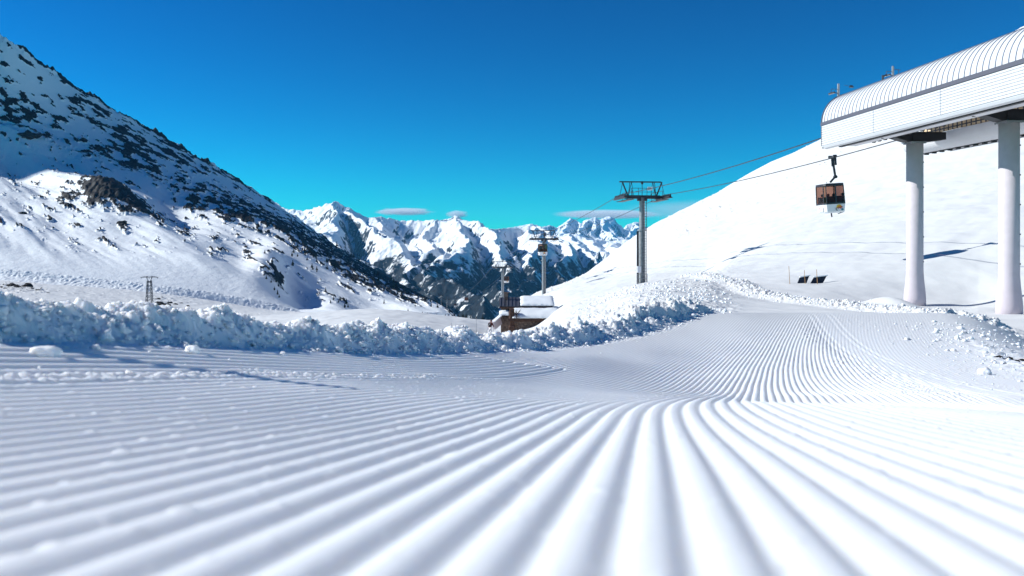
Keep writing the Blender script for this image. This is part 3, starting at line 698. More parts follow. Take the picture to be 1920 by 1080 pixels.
def make_cabin(loc):
    t = empty('gondola_cabin', loc, AX)
    g = MB(); g.box((0, .0, .05), (.16, .75, .14)); g.tube((-.1, -.35, .10), (.14, -.35, .10), .11, seg=12); g.tube((-.1, .35, .10), (.14, .35, .10), .11, seg=12)
    g.box((.26, .1, -.25), (.12, .2, .55)); g.bar((.05, .1, .05), (.26, .1, -.02), .09); g.build('grip', M['dark'], t)
    h = MB(); h.bar((0, 0, 0), (.14, 0, -1.42), .11, .13); h.bar((.14, 0, -1.38), (-.28, 0, -1.78), .13, .12); h.tube((.14, -.12, -1.40), (.14, .12, -1.40), .12, seg=12)
    h.bar((-.07, 0, .0), (-.06, 0, -.62), .06); h.build('hanger', M['dark'], t)
    cx, zt, zb, hw, hd = -.36, -1.88, -4.05, .80, .80
    # bowed plan: sides bulge slightly
    def ring(z, s): return [(cx + s * hw * x, s * hd * y, z) for x, y in ((-1, -.72), (-.86, -.97), (0, -1.04), (.86, -.97), (1, -.72), (1.03, 0), (1, .72), (.86, .97), (0, 1.04), (-.86, .97), (-1, .72), (-1.03, 0))]
    def shell(zs, m, name, par, cap0=True, cap1=True, smooth=False):
        mb = MB(); rs = [[mb.bm.verts.new(p) for p in ring(z, s)] for z, s in zs]
        for a, b in zip(rs[:-1], rs[1:]):
            for k in range(12): mb.bm.faces.new((a[k], a[(k + 1) % 12], b[(k + 1) % 12], b[k]))
        if cap0: mb.bm.faces.new(rs[0][::-1])
        if cap1: mb.bm.faces.new(rs[-1])
        return mb.build(name, m, par, smooth)
    zw0, zw1 = -3.32, -2.05
    body = shell([(zb, .86), (zb + .10, .95), (zw0 - .10, 1.03), (zw0 - .10, .98)], M['cabin_white'], 'lower_body', t)
    shell([(zw0 - .10, 1.045), (zw0, 1.045)], M['cabin_dark'], 'waist_band', t)
    shell([(zw1, 1.0), (zw1 + .14, .98), (zt - .02, .90), (zt, .6)], M['cabin_dark'], 'roof', t)
    shell([(zw0, .985), (zw1, .955)], M['glass'], 'window', t, False, False)
    fr = MB(); top = ring(zw1, .975); bot = ring(zw0, 1.01)
    for k in (0, 1, 2, 3, 4, 6, 7, 9, 10): fr.bar(bot[k], top[k], .055 if k not in (2,) else .09)
    for k in range(12): fr.bar(top[k], top[(k + 1) % 12], .04); fr.bar(bot[k], bot[(k + 1) % 12], .04)
    fr.build('window_frame', M['cabin_dark'], t)
    for sy in (-1, 1):
        s_ = MB().box((cx, sy * .52, -3.42), (1.3, .36, .10), bevel=.03); s_.box((cx, sy * .68, -3.10), (1.3, .08, .55), bevel=.03); s_.build('bench', M['seat'], t)
    b = MB(); b.tube((cx, 0, zb), (cx + .03, 0, zb - .30), .05, seg=8); b.bar((cx + .35, -.3, zb - .08), (cx + .75, -.5, zb + .04), .06); b.build('bumper', M['dark'], t)
    r = MB(); r.bar((cx - .78, -.5, -1.93), (cx - .2, -.5, -1.90), .22, .05); r.bar((cx - .45, -.5, -1.9), (cx - .45, -.5, -1.75), .03); r.build('ski_rack', M['steel'], t)
    # emblem on the front: round orange and yellow swoosh, dark ring, teal disc
    yf = -.845
    def disc(x, z, rr, y, m, nm, a0=0, a1=360, r0=0):
        mb = MB(); n = 18; out = [(x + rr * math.cos(math.radians(a0 + (a1 - a0) * i / n)), y, z + rr * math.sin(math.radians(a0 + (a1 - a0) * i / n))) for i in range(n + 1)]
        inn = [(x + r0 * math.cos(math.radians(a0 + (a1 - a0) * i / n)), y, z + r0 * math.sin(math.radians(a0 + (a1 - a0) * i / n))) for i in range(n + 1)]
        for i in range(n): mb.poly([out[i], out[i + 1], inn[i + 1], inn[i]] if r0 else [out[i], out[i + 1], (x, y, z)], (0, .02, 0))
        return mb.build(nm, m, body)
    disc(cx + .20, -3.66, .20, yf - .01, M['yellow'], 'emblem', 20, 190, .09); disc(cx + .26, -3.70, .17, yf - .013, M['orange'], 'emblem', 10, 170, .05)
    disc(cx + .05, -3.80, .11, yf - .016, M['black'], 'emblem', 40, 300, .075); disc(cx + .44, -3.84, .085, yf - .016, M['teal'], 'emblem')
    mb = MB(); mb.bar((cx + .12, yf - .02, -3.74), (cx + .46, yf - .02, -3.66), .02, .05); mb.bar((cx + .3, yf - .02, -3.78), (cx + .40, yf - .02, -3.62), .02, .04); mb.build('emblem', M['red'], body)
    xl = cx - .85; mb = MB(); mb.box((xl + .02, -.12, -3.72), (.02, .66, .36)); mb.build('advert_panel', M['cabin_white'], body)
    mb = MB(); mb.path([(xl, .18, -3.66), (xl, .10, -3.60), (xl, .05, -3.82), (xl, -.05, -3.76), (xl, -.12, -3.80), (xl, -.22, -3.74), (xl, -.38, -3.70)], .012, 5); mb.build('advert_lettering', M['red'], body)
    return t
cab = make_cabin(on_rope(1, 63.0)); cab.rotation_euler = (0, math.radians(-4), AX)
tag(cab, 'nearest gondola cabin with people inside, hanging below the terminal', 'gondola', 'gondola cabins on the haul rope')
for sd, Y, lab in ((-1, 160, 'gondola cabin hanging in front of the middle tower pole'), (1, 280, 'gondola cabin hanging just right of the tower behind the hut'),
                   (-1, 385, 'gondola cabin hanging alone over the dark wooded valley'), (1, 570, 'tiny far gondola cabin near the thin distant towers')):
    c = copy_tree(cab); p = on_rope(sd, Y); c.location = p; c.rotation_euler = (0, 0, AX); c['label'] = lab

# lift towers and a chair high on the right hill
def hill_pt(u, Y): return on_ground(u, Y)
def chair_tower(u, vtop, Y, label, sg, rz, extra):
    base = hill_pt(u, Y); H = (VH - vtop) / F * Y - base.z
    t = empty('chairlift_tower', base, rz, label, 'chairlift tower', 'chairlift towers on the hill behind the terminal')
    MB().tube((0, 0, -1), (0, 0, H), .48, .36, 14).build('pole', M['steel'], t)
    m = MB(); m.bar((0, 0, H - 3.2), (sg * 3.0, 0, H - 3.1), .25); m.bar((sg * 2.6, -1.5, H - 3.3), (sg * 2.6, 1.5, H - 3.3), .5, .45); m.bar((0, 0, H - 1.9), (sg * 2.6, 0, H - 1.9), .14); m.bar((sg * 2.6, 0, H - 1.9), (sg * 2.9, 0, H - 3.0), .12)
    if extra:
        m.bar((0, 0, H - 1.0), (-sg * 3.4, 0, H - 1.1), .16); m.bar((-sg * 2.5, 0, H - 1.1), (-sg * 2.5, 0, H - 3.0), .12); m.bar((sg * 3.0, 0, H - 3.1), (sg * 4.3, 0, H - 4.0), .3); m.tube((sg * 4.3, 0, H - 5.5), (sg * 4.3, 0, H - 3.4), .35, seg=10)
    m.build('crossarm', M['dark'], t)
    w_ = MB()
    for k in range(4): w_.tube((sg * 2.5, -1.2 + k * .8, H - 3.45), (sg * 2.8, -1.2 + k * .8, H - 3.45), .3, seg=10)
    w_.build('sheave_wheels', M['steel'], t)
    return base, H
chair_tower(1572, 157, 290, 'grey chairlift tower showing above the left end of the terminal roof', -1, .25, False)
chair_tower(1674, 124, 290, 'taller grey chairlift tower with arms on both sides above the middle of the terminal roof', -1, .35, True)
q = P(1591, 161, 290)
t = empty('lift_chair', q, .2, 'small dark lift chair seen in the sky just right of the left roof-top tower', 'lift chair')
m = MB(); m.bar((-1.5, 0, .2), (1.0, 0, -.15), .10); m.build('hanger', M['dark'], t)
m = MB(); m.box((1.1, 0, -.35), (1.3, .9, .35), bevel=.05); m.box((1.3, .4, .0), (1.1, .12, .7)); m.build('seat', M['dark'], t)
p0, p1 = P(1572, 165, 290), P(1674, 132, 290)

# ================================================================== PEOPLE
def skin(name, verts, edges, rad, m, parent, root=0, sub=1):
    me = bpy.data.meshes.new(name); me.from_pydata(verts, edges, []); me.materials.append(m)
    o = bpy.data.objects.new(name, me); COL.objects.link(o); o.parent = parent
    md = o.modifiers.new('skin', 'SKIN'); md.use_smooth_shade = True
    lay = me.skin_vertices[0].data if me.skin_vertices else None
    if lay is None:
        bm = bmesh.new(); bm.from_mesh(me); bm.verts.layers.skin.verify(); bm.to_mesh(me); bm.free(); lay = me.skin_vertices[0].data
    for i, r in enumerate(rad): lay[i].radius = r if isinstance(r, tuple) else (r, r)
    lay[root].use_root = True
    s_ = o.modifiers.new('sub', 'SUBSURF'); s_.levels = s_.render_levels = sub
    dg = bpy.context.evaluated_depsgraph_get(); ev = o.evaluated_get(dg); nm = bpy.data.meshes.new_from_object(ev)
    o.modifiers.clear(); o.data = nm
    if not nm.materials: nm.materials.append(m)
    nm.polygons.foreach_set('use_smooth', np.ones(len(nm.polygons), bool))
    return o
def person(loc, rz, label, jm, tm, pose='stand', lean=0.1, sc=1.0, group=None):
    t = empty('person', loc, rz, label, 'person', group)
    if pose == 'stand':
        hip, knee, ank, toe = .90, (.02, -.07, .49), (.02, .02, .09), (.02, -.17, .04)
        J = dict(pel=(0, 0, .95), ch=(0, -lean * .6, 1.30), nk=(0, -lean, 1.48), hd=(0, -lean * 1.3, 1.60), ht=(0, -lean * 1.35, 1.72))
        legs = lambda s: [(s * .10, 0, .88), (s * .14, -.07, .49), (s * .15, .02, .09), (s * .17, -.17, .04)]
        arms = lambda s: [(s * .20, -lean * .8, 1.41), (s * .31, -lean + .02, 1.14), (s * .34, -.28, 1.0), (s * .34, -.37, .98)]
    else:
        J = dict(pel=(0, 0, .50), ch=(0, .03, .84), nk=(0, .02, 1.02), hd=(0, -.01, 1.14), ht=(0, 0, 1.26))
        legs = lambda s: [(s * .10, -.05, .48), (s * .13, -.42, .50), (s * .13, -.42, .09), (s * .13, -.60, .04)]
        arms = lambda s: [(s * .20, .02, .95), (s * .27, -.06, .70), (s * .18, -.30, .60), (s * .14, -.38, .60)]
    V = [J['pel'], J['ch'], J['nk'], J['hd'], J['ht']]; E = [(0, 1), (1, 2), (2, 3), (3, 4)]; R = [.13, .15, .06, .105, .06]
    for s in (-1, 1):
        b = len(V); V += arms(s); E += [(1, b), (b, b + 1), (b + 1, b + 2), (b + 2, b + 3)]; R += [.065, .048, .034, .04]
        b = len(V); V += legs(s); E += [(0, b), (b, b + 1), (b + 1, b + 2), (b + 2, b + 3)]; R += [.09, .062, .045, .045]
    skin('body', V, E, R, M['skin'], t)
    V = [J['pel'], J['ch'], J['nk']]; E = [(0, 1), (1, 2)]; R = [.17, .19, .09]
    for s in (-1, 1):
        b = len(V); V += arms(s)[:3]; E += [(1, b), (b, b + 1), (b + 1, b + 2)]; R += [.09, .075, .06]
    skin('jacket', V, E, R, jm, t)
    V = [J['pel']]; E = []; R = [.165]
    for s in (-1, 1):
        b = len(V); V += legs(s)[:3]; E += [(0, b), (b, b + 1), (b + 1, b + 2)]; R += [.125, .10, .095]
    skin('trousers', V, E, R, tm, t)
    h = Vector(J['hd']); MB().blob(h + Vector((0, .01, .05)), .125, 2, .05, 2, (1, 1.05, .95)).build('helmet', M['jacket'] if jm is not M['navy'] else M['black'], t, True)
    if pose == 'stand':
        mb = MB(); y = -lean * .3 + .17
        mb.box((0, y, 1.24), (.28, .14, .42), bevel=.04); mb.build('backpack', M['black'], t)
        mb = MB(); mb.bar((-.14, y + .075, 1.42), (.10, y + .075, 1.08), .05, .02); mb.build('white_strap', M['trousers'], t)
        for s in (-1, 1):
            MB().box((s * .17, -.06, .08), (.12, .32, .17), bevel=.03).build('ski_boot', M['black'], t)
            MB().box((s * .17, -.15, -.015), (.09, 1.65, .03)).build('ski', M['cabin_dark'], t)
            MB().tube((s * .34, -.35, 1.03), (s * .55, .25, .02), .014, seg=6).build('ski_pole', M['dark'], t)
    t.scale = (sc, sc, sc); return t
pp = on_ground(918.5, 93); person(pp, math.radians(150), 'skier in dark red jacket and white trousers left of the stone hut', M['jacket'], M['trousers'], lean=.22)
ct = cab.matrix_basis.copy()
for k, (x, y, rz, jm, lab) in enumerate(((-.42, .36, 0, M['red'], 'passenger in red sitting in the middle of the nearest gondola cabin'), (-.86, .36, .2, M['navy'], 'passenger in dark clothes sitting at the left of the nearest gondola cabin'),
                                     (.02, .36, -.2, M['teal'], 'passenger in blue-green sitting at the right of the nearest gondola cabin'))):
    p = Matrix.Translation(cab.location) @ cab.rotation_euler.to_matrix().to_4x4() @ Vector((x, y, -3.90))
    person(p, AX + rz, lab, jm, M['navy'], 'sit', group='passengers in the nearest cabin')

# ================================================================== STONE HUT
def hut():
    O = Vector(((950 - UC) / F * 95, 95, (VH - 626) / F * 95))
    t = empty('stone_hut', O, 0, 'low stone mountain hut with two snow-covered roofs, half sunk in the slope', 'hut')
    def L(u, v, Y): return P(u, v, Y) - O
    def bx(u0, u1, v0, v1, Ya, Yb, Ym=None):
        a = L(u0, v1, Ya); b = L(u1, v0, Ya); return ((a.x + b.x) / 2, (Ya + Yb) / 2 - 95, (a.z + b.z) / 2), (b.x - a.x, Yb - Ya, b.z - a.z)
    c, s_ = bx(939, 1040, 575, 640, 97.2, 101.5); MB().box(c, s_).build('upper_wall', M['stone'], t)
    c, s_ = bx(959, 1044, 599, 640, 94.8, 97.3); MB().box(c, s_).build('lower_wall', M['stone'], t)
    c, s_ = bx(939, 958, 593, 626, 96.3, 97.3); MB().box(c, s_).build('side_wall', M['stone'], t)
    m = MB(); c, s_ = bx(955.5, 964.5, 579, 632, 94.3, 95.0); m.box(c, s_, bevel=.08); c, s_ = bx(953.5, 966, 612, 634, 94.1, 95.2); m.box(c, s_, bevel=.1); m.build('corner_pillar', M['timber'], t)
    def slab(u0, u1, e, r, th, m, name, par, y_e, y_r, wob=0, n=16, nx=30):
        """sloping slab from eave (pixel row e at y_e) to ridge (row r at y_r)"""
        mb = MB(); A = L(u0, e, y_e); B = L(u1, e, y_e); z1 = L(u0, r, y_r).z
        tops = []; bots = []
        for j in range(n + 1):
            f = j / n; row = []; rb = []
            for i in range(nx + 1):
                g = i / nx; x = A.x + (B.x - A.x) * g; y = (y_e - 95) + (y_r - y_e) * f; z = A.z + (z1 - A.z) * f
                if wob:
                    ed = min(g, 1 - g) * (B.x - A.x); er = min(f, 1 - f) * (y_r - y_e)
                    k = min(1, ed / .35) ** .5 * min(1, er / .35) ** .5
                    h = th * (.25 + .75 * k) * (1 + .25 * mnoise.noise(Vector((x * .9, y * .9, 3)))); x += (.10 * mnoise.noise(Vector((y * 2, 1, 7))) if ed < .01 else 0); y += (.08 * mnoise.noise(Vector((x * 2.5, 4, 1))) if f < .01 else 0)
                else: h = th
                row.append(mb.bm.verts.new((x, y, z + h))); rb.append(mb.bm.verts.new((x, y, z)))
            tops.append(row); bots.append(rb)
        for j in range(n):
            for i in range(nx):
                mb.bm.faces.new((tops[j][i], tops[j][i + 1], tops[j + 1][i + 1], tops[j + 1][i])); mb.bm.faces.new((bots[j][i], bots[j + 1][i], bots[j + 1][i + 1], bots[j][i + 1]))
        for i in range(nx):
            mb.bm.faces.new((tops[0][i], bots[0][i], bots[0][i + 1], tops[0][i + 1])); mb.bm.faces.new((tops[n][i], tops[n][i + 1], bots[n][i + 1], bots[n][i]))
        for j in range(n):
            mb.bm.faces.new((tops[j][0], tops[j + 1][0], bots[j + 1][0], bots[j][0])); mb.bm.faces.new((tops[j][nx], bots[j][nx], bots[j + 1][nx], tops[j + 1][nx]))
        return mb.build(name, m, par, bool(wob))
    up = slab(936, 1036, 576, 559, .10, M['roofmetal'], 'upper_roof', t, 96.6, 100.6, n=2, nx=2)
    rb = MB()
    for k in range(15):
        u = 938 + k * 6.9; a = L(u, 575, 96.6); b = L(u, 558, 100.6); b.x = a.x; a.z += .07; b.z += .07; rb.bar(a, b, .06, .09)
    rb.build('standing_seams', M['trim'], up)
    # back slope of the upper roof
    a = L(936, 559, 100.6); b = L(1036, 559, 100.6); MB().poly([(a.x, a.y, a.z), (b.x, b.y, b.z), (b.x, b.y + 1.2, b.z - .6), (a.x, a.y + 1.2, a.z - .6)], (0, 0, .1)).build('back_roof', M['roofmetal'], t)
    slab(976, 1040, 575, 558.5, .24, M['snow'], 'roof_snow', up, 96.5, 100.8, 1).location.z += .11
    c = L(949, 556, 99.5); ch = MB().box((c.x, c.y, c.z), (.45, .45, .8)); ch.box((c.x, c.y, c.z + .45), (.6, .6, .1)); ch.build('chimney', M['stone'], up)
    m = MB(); a = L(936, 577, 96.55); b = L(1036, 577, 96.55); m.bar(a, b, .08, .20); m.build('eave_board', M['timber'], up)
    lo = slab(954, 1048, 599.5, 580, .10, M['timber'], 'lower_roof', t, 94.2, 97.1, n=2, nx=2)
    slab(960, 1051, 598.5, 578, .28, M['snow'], 'roof_snow', lo, 94.15, 97.3, 1).location.z += .10
    m = MB(); a = L(954, 601, 94.18); b = L(1048, 601, 94.18); m.bar(a, b, .08, .26)
    for k in range(22): u = 956 + k * 4.2; p = L(u, 601.5, 94.1); m.box((p.x, p.y, p.z), (.09, .12, .14))
    m.build('eave_board', M['timber'], lo)
    sr = slab(937, 958, 594, 586, .08, M['timber'], 'side_roof', t, 95.9, 97.2, n=2, nx=2)
    slab(936, 958, 593, 585, .26, M['snow'], 'roof_snow', sr, 95.9, 97.2, 1).location.z += .08
    w_ = MB(); p = L(1015, 606, 94.78); w_.box((p.x, p.y, p.z), (.6, .05, .35)); w_.build('window', M['black'], t)
    w_ = MB(); p = L(945, 583, 97.18); w_.box((p.x, p.y, p.z), (.4, .05, .35)); w_.build('window', M['black'], t)
hut()
# bare shrub leaning on the hut and small parapet
b0 = P(968, 597, 93.8); t = empty('bare_shrub', b0, 0, 'bare dark climbing shrub against the pillar of the stone hut', 'shrub')
m = MB(); R_ = random.Random(3)
for k in range(26):
    a = Vector((R_.uniform(-.2, .2), R_.uniform(-.15, .15), R_.uniform(-.2, .6))); m.tube(a, a + Vector((R_.uniform(-.4, .5), R_.uniform(-.2, .2), R_.uniform(.2, .6))), .025, .012, 5)
m.tube((0, 0, -.9), (0, 0, .5), .04, .03, 6); m.build('branches', M['bark'], t)
a = P(938, 596, 96); b = P(925, 607, 95); t = MB(); t.bar(a + Vector((0, 0, -.25)), b + Vector((0, 0, -.25)), .28, .9)
w_ = t.build('low_stone_wall', M['concrete']); tag(w_, 'low pale wall sloping down from the left side of the hut under snow', 'wall')
t = MB(); t.bar(a + Vector((0, 0, .24)), b + Vector((0, 0, .24)), .45, .12); t.build('snow_cap', M['snow'], w_)

# ================================================================== TREES
def pine(name, seed, dens=1.0):
    R_ = random.Random(seed); t = empty(name, (0, 0, 0))
    MB().tube((0, 0, -.6), (0, 0, 3.3), .12, .03, 7).build('trunk', M['bark'], t)
    m = MB(); bm = m.bm
    for k in range(int(150 * dens)):
        f = R_.random() ** .8; z = .35 + f * 3.3; r = (1 - f) * (1.05 + .25 * math.sin(seed + f * 7)) + .10
        a = R_.random() * 2 * PI; d = Vector((math.cos(a), math.sin(a), 0)); rr = r * R_.uniform(.45, 1.1)
        c = Vector((0, 0, z)) + d * rr * .55; tip = Vector((0, 0, z - .18 * rr)) + d * rr; sd = Vector((-d.y, d.x, 0)) * R_.uniform(.14, .26)
        v = [bm.verts.new(x) for x in (Vector((0, 0, z + .18)), c + sd, tip, c - sd)]; bm.faces.new(v)
        v = [bm.verts.new(x) for x in (Vector((0, 0, z + .05)), c + Vector((0, 0, .16)), tip, c - Vector((0, 0, .22)))]; bm.faces.new(v)
    m.build('crown', M['needle'], t)
    return t
PR = [pine('pine_tree', 5 + k) for k in range(4)]
used = [False] * 4
def place_pine(p, h, k, label, group):
    if not used[k]: t = PR[k]; used[k] = True
    else: t = copy_tree(PR[k])
    s = h / 3.8; t.location = p; t.rotation_euler = (0, 0, random.random() * 6.28); t.scale = (s * random.uniform(.9, 1.25), s * random.uniform(.9, 1.25), s)
    t['label'] = label; t['category'] = 'tree'; t['group'] = group
loners = [(549, 499, 12, 'small lone pine on the sunlit crest of the left slope'), (610, 548, 9, 'single small pine below the crest above the shaded hollow'),
          (496, 476, 8, 'little pine beside the rocky band high on the left slope'), (720, 570, 9, 'lone pine with a long shadow on the smooth snow shelf above the road bend')]
for i, (u, v, hp, lab) in enumerate(loners):
    p = on_mountain(u, v); place_pine(p, hp * p.y / F, i % 4, lab, 'pines on the left mountain')
clus = [(626, 563, 8), (638, 563, 9), (650, 570, 11), (619, 569, 7), (646, 578, 10), (635, 568, 7), (653, 577, 8)]
for i, (u, v, hp) in enumerate(clus):
    p = on_mountain(u, v); place_pine(p, hp * p.y / F, i % 4, 'small pine in the loose cluster at the foot of the left slope', 'pine cluster at the slope foot')
gl = [(505, 507, 7), (500, 524, 8), (521, 553, 10), (522, 538, 8), (517, 530, 8), (495, 517, 6), (527, 514, 6), (514, 545, 8), (508, 530, 7), (524, 558, 7)]
for i, (u, v, hp) in enumerate(gl):
    p = on_mountain(u, v); place_pine(p, hp * p.y / F, (i + 1) % 4, 'dark pine growing among the rocks of the narrow gully', 'pines in the rocky gully')
R_ = random.Random(21)
for i in range(120):
    f = R_.random(); u = 540 + 290 * f; v = 452 + (575 - 452) * (f ** .9) + R_.gauss(0, 1) * (15 * (1 - f) + 4)
    p = on_mountain(u, v); place_pine(p, R_.uniform(5, 10) * p.y / F, i % 4, 'dark pine among the rocks of the shaded band running down the left mountain', 'pines in the rocky band')
for i, (u, v, Y) in enumerate([(765, 584, 420), (801, 595, 300), (819, 597, 300), (835, 598, 300), (841, 597, 320), (847, 598, 300), (905, 598, 300), (874, 598, 330), (868, 594, 350), (792, 594, 330), (882, 600, 300), (893, 600, 320)]):
    p = P(u, v + 3, Y); place_pine(p, R_.uniform(8, 13) * Y / F, i % 4, 'small pine poking up along the rim where the snow drops into the valley', 'pines on the valley rim')

# ================================================================== ROCKS
def boulder(p, r, seed, label, group=None, sq=(1.3, 1, .7)):
    o = MB().blob((0, 0, 0), r, 3, .45, 1.3, sq, seed).build('boulder', M['rock'], None); o.location = p
    tag(o, label, 'rock', group)
boulder(on_ground(304, 290, -.3), 1.5, 2, 'largest dark boulder on the flat snow right of the power pylon', sq=(1.7, 1, .8))
boulder(on_ground(296, 325, -.1), .9, 4, 'dark boulder behind the larger one right of the power pylon')
for i, (u, Y, r) in enumerate([(318, 305, .8), (329, 300, .7), (352, 296, .6), (420, 285, .5), (255, 290, .6), (340, 310, .5)]):
    boulder(on_ground(u, Y, -.1), r, 10 + i, 'small dark rock on the flat snow beyond the power pylon', 'small rocks around the power pylon')
for i, (u, Y, r) in enumerate([(8, 330, 1.0), (22, 322, 1.4), (34, 316, 1.2), (51, 328, 1.9), (60, 312, .8), (72, 300, .9), (90, 292, .7), (14, 300, .9), (42, 306, .9), (3, 312, 1.1)]):
    boulder(on_ground(u, Y, -.3), r, 30 + i, 'dark rock in the outcrop at the far left behind the snow bank', 'rocks of the outcrop at the far left')
for i, (u, v, r, lab) in enumerate([(42, 401, 1.8, 'isolated dark rock on the bright slope left of the rocky knoll'), (229, 420, 2.6, 'isolated flat dark rock on the slope below the rocky knoll'), (55, 255, 6, 'tall dark rock on the sunlit crest at the top left')]):
    boulder(on_mountain(u, v), r, 50 + i, lab)

# ================================================================== POWER PYLON
def pylon():
    b = on_ground(280, 284); H = (VH - 518) / F * 284 - b.z
    t = empty('power_pylon', b, .1, 'slim steel lattice power pylon with a flat crossarm on the valley floor', 'power pylon')
    m = MB(); hb, ht, zt = 1.0, .55, H - 1.4
    cs = [(-1, -1), (1, -1), (1, 1), (-1, 1)]
    for x, y in cs: m.bar((x * hb, y * hb, -1), (x * ht, y * ht, zt), .16)
    n = 7
    for k in range(n):
        f0, f1 = k / n, (k + 1) / n; w0 = hb + (ht - hb) * f0; w1 = hb + (ht - hb) * f1
        for (x, y), (x2, y2) in zip(cs, cs[1:] + cs[:1]): m.bar((x * w0, y * w0, zt * f0), (x2 * w1, y2 * w1, zt * f1), .07); m.bar((x2 * w0, y2 * w0, zt * f0), (x * w1, y * w1, zt * f1), .07)
    m.build('lattice_mast', M['dark'], t)
    m = MB()
    for s in (-1, 1): m.bar((s * .1, 0, zt - .6), (s * 1.1, 0, H), .16); m.bar((s * .55, 0, zt), (s * .75, 0, H), .10)
    m.build('fork', M['dark'], t)
    m = MB(); m.bar((-2.9, 0, H - .35), (2.9, 0, H - .35), .14); m.bar((-1.3, 0, H), (1.3, 0, H), .12)
    for s in (-1, 1):
        m.bar((s * 1.3, 0, H), (s * 2.9, 0, H - .35), .12)
        for x in (.4, 1.3): m.bar((s * x, 0, H - .35), (s * (x + .4), 0, H), .07)
    m.build('crossarm', M['dark'], t)
    for x in (-2.6, 0, 2.6): MB().tube((x, 0, H - .9), (x, 0, H - .4), .10, seg=8).build('insulator', M['steel'], t)
pylon()

# ================================================================== SMALL THINGS IN THE SNOW
def chunk(u, v, Y, r, seed, label, sq=(1.2, 1, .75)):
    p = on_ground(u, Y); o = MB().blob((0, 0, 0), r, 4, .22, 1.6, sq, seed).build('snow_chunk', M['clod'], None, True)
    o.location = p + Vector((0, 0, r * .3)); tag(o, label, 'snow chunk')
def Y_at(u, v):
    j = int(np.argmin(abs(u_all - u))); vv = VH - F * Zn[:, j] / Yn[:, j]; i = int(np.argmax(vv < v)); return float(Yn[i, j])
chunk(85, 668, Y_at(85, 668), .024, 3, 'largest loose snow lump on the groomed snow at the far left', (1.5, 1, .75))
chunk(360, 663, Y_at(360, 664), .024, 6, 'round loose snow lump on the groomed snow below the power pylon')
chunk(530, 667, Y_at(530, 667), .014, 9, 'tiny loose snow lump on the groomed snow right of the round one')
chunk(178, 655, Y_at(178, 655), .013, 12, 'small snow lump beside the shadow at the foot of the snow bank')
chunk(1846, 700, 7.6, .05, 14, 'snow lump at the right edge of the piste with a dark shadow')
def stick(name, p0, p1, r, m, label, cat, group=None):
    o = MB().tube((0, 0, 0), Vector(p1) - Vector(p0), r, r * .8, 10).build(name, m); o.location = p0; tag(o, label, cat, group)
# leaning piste marker just left of the view; only its shadow falls into the picture
s1_ = Vector((-.50, 2.52, 0)); s1_.z = zG(s1_.x, s1_.y); top = s1_ + SV * 2.1
p0 = Vector((-1.52, 2.24, 0)); p0.z = zG(p0.x, p0.y) - .1
stick('marker_pole', p0, top, .036, M['bamboo'], 'leaning bamboo piste marker stuck in the snow bank, its shadow across the groomed snow', 'marker pole')
for u, v0, v1, Y, lab in ((1481, 499, 537, 57, 'leftmost thin marker pole beside the dark boards on the hill'), (1510, 506, 531, 57.2, 'thin marker pole in front of the left dark board'), (1533, 505, 538, 56.8, 'thin bamboo pole in front of the right dark board')):
    g = on_ground(u, Y); stick('marker_pole', g + Vector((0, 0, -.1)), P(u - 2, v0, Y), .022, M['bamboo'], lab, 'marker pole', 'marker poles by the boards')
for u, v0, Y, lab in ((846, 605, 88, 'thin stake in the snow left of the skier'), (893, 596, 90, 'thin stake in the snow nearest the skier')):
    g = on_ground(u, Y); stick('marker_stake', g, P(u, v0, Y), .03, M['steel'], lab, 'stake', 'stakes near the skier')
for u0, u1, lab in ((1494, 1519, 'left dark board of the pair half buried in the hill snow'), (1518, 1552, 'right dark board of the pair half buried in the hill snow')):
    Y = 57.5; g = on_ground((u0 + u1) / 2, Y); wd = (u1 - u0) / F * Y
    t = empty('windbreak_board', g, 0, lab, 'board', 'dark boards in the hill snow')
    MB().poly([(-wd * .5, 0, -.12), (wd * .22, 0, -.02), (wd * .5, .15, .50), (-wd * .22, .15, .38)], (0, .06, 0)).build('panel', M['navy'], t)
    MB().bar((-wd * .24, .10, .42), (wd * .54, .12, .54), .14, .07).build('snow_cap', M['snow'], t)
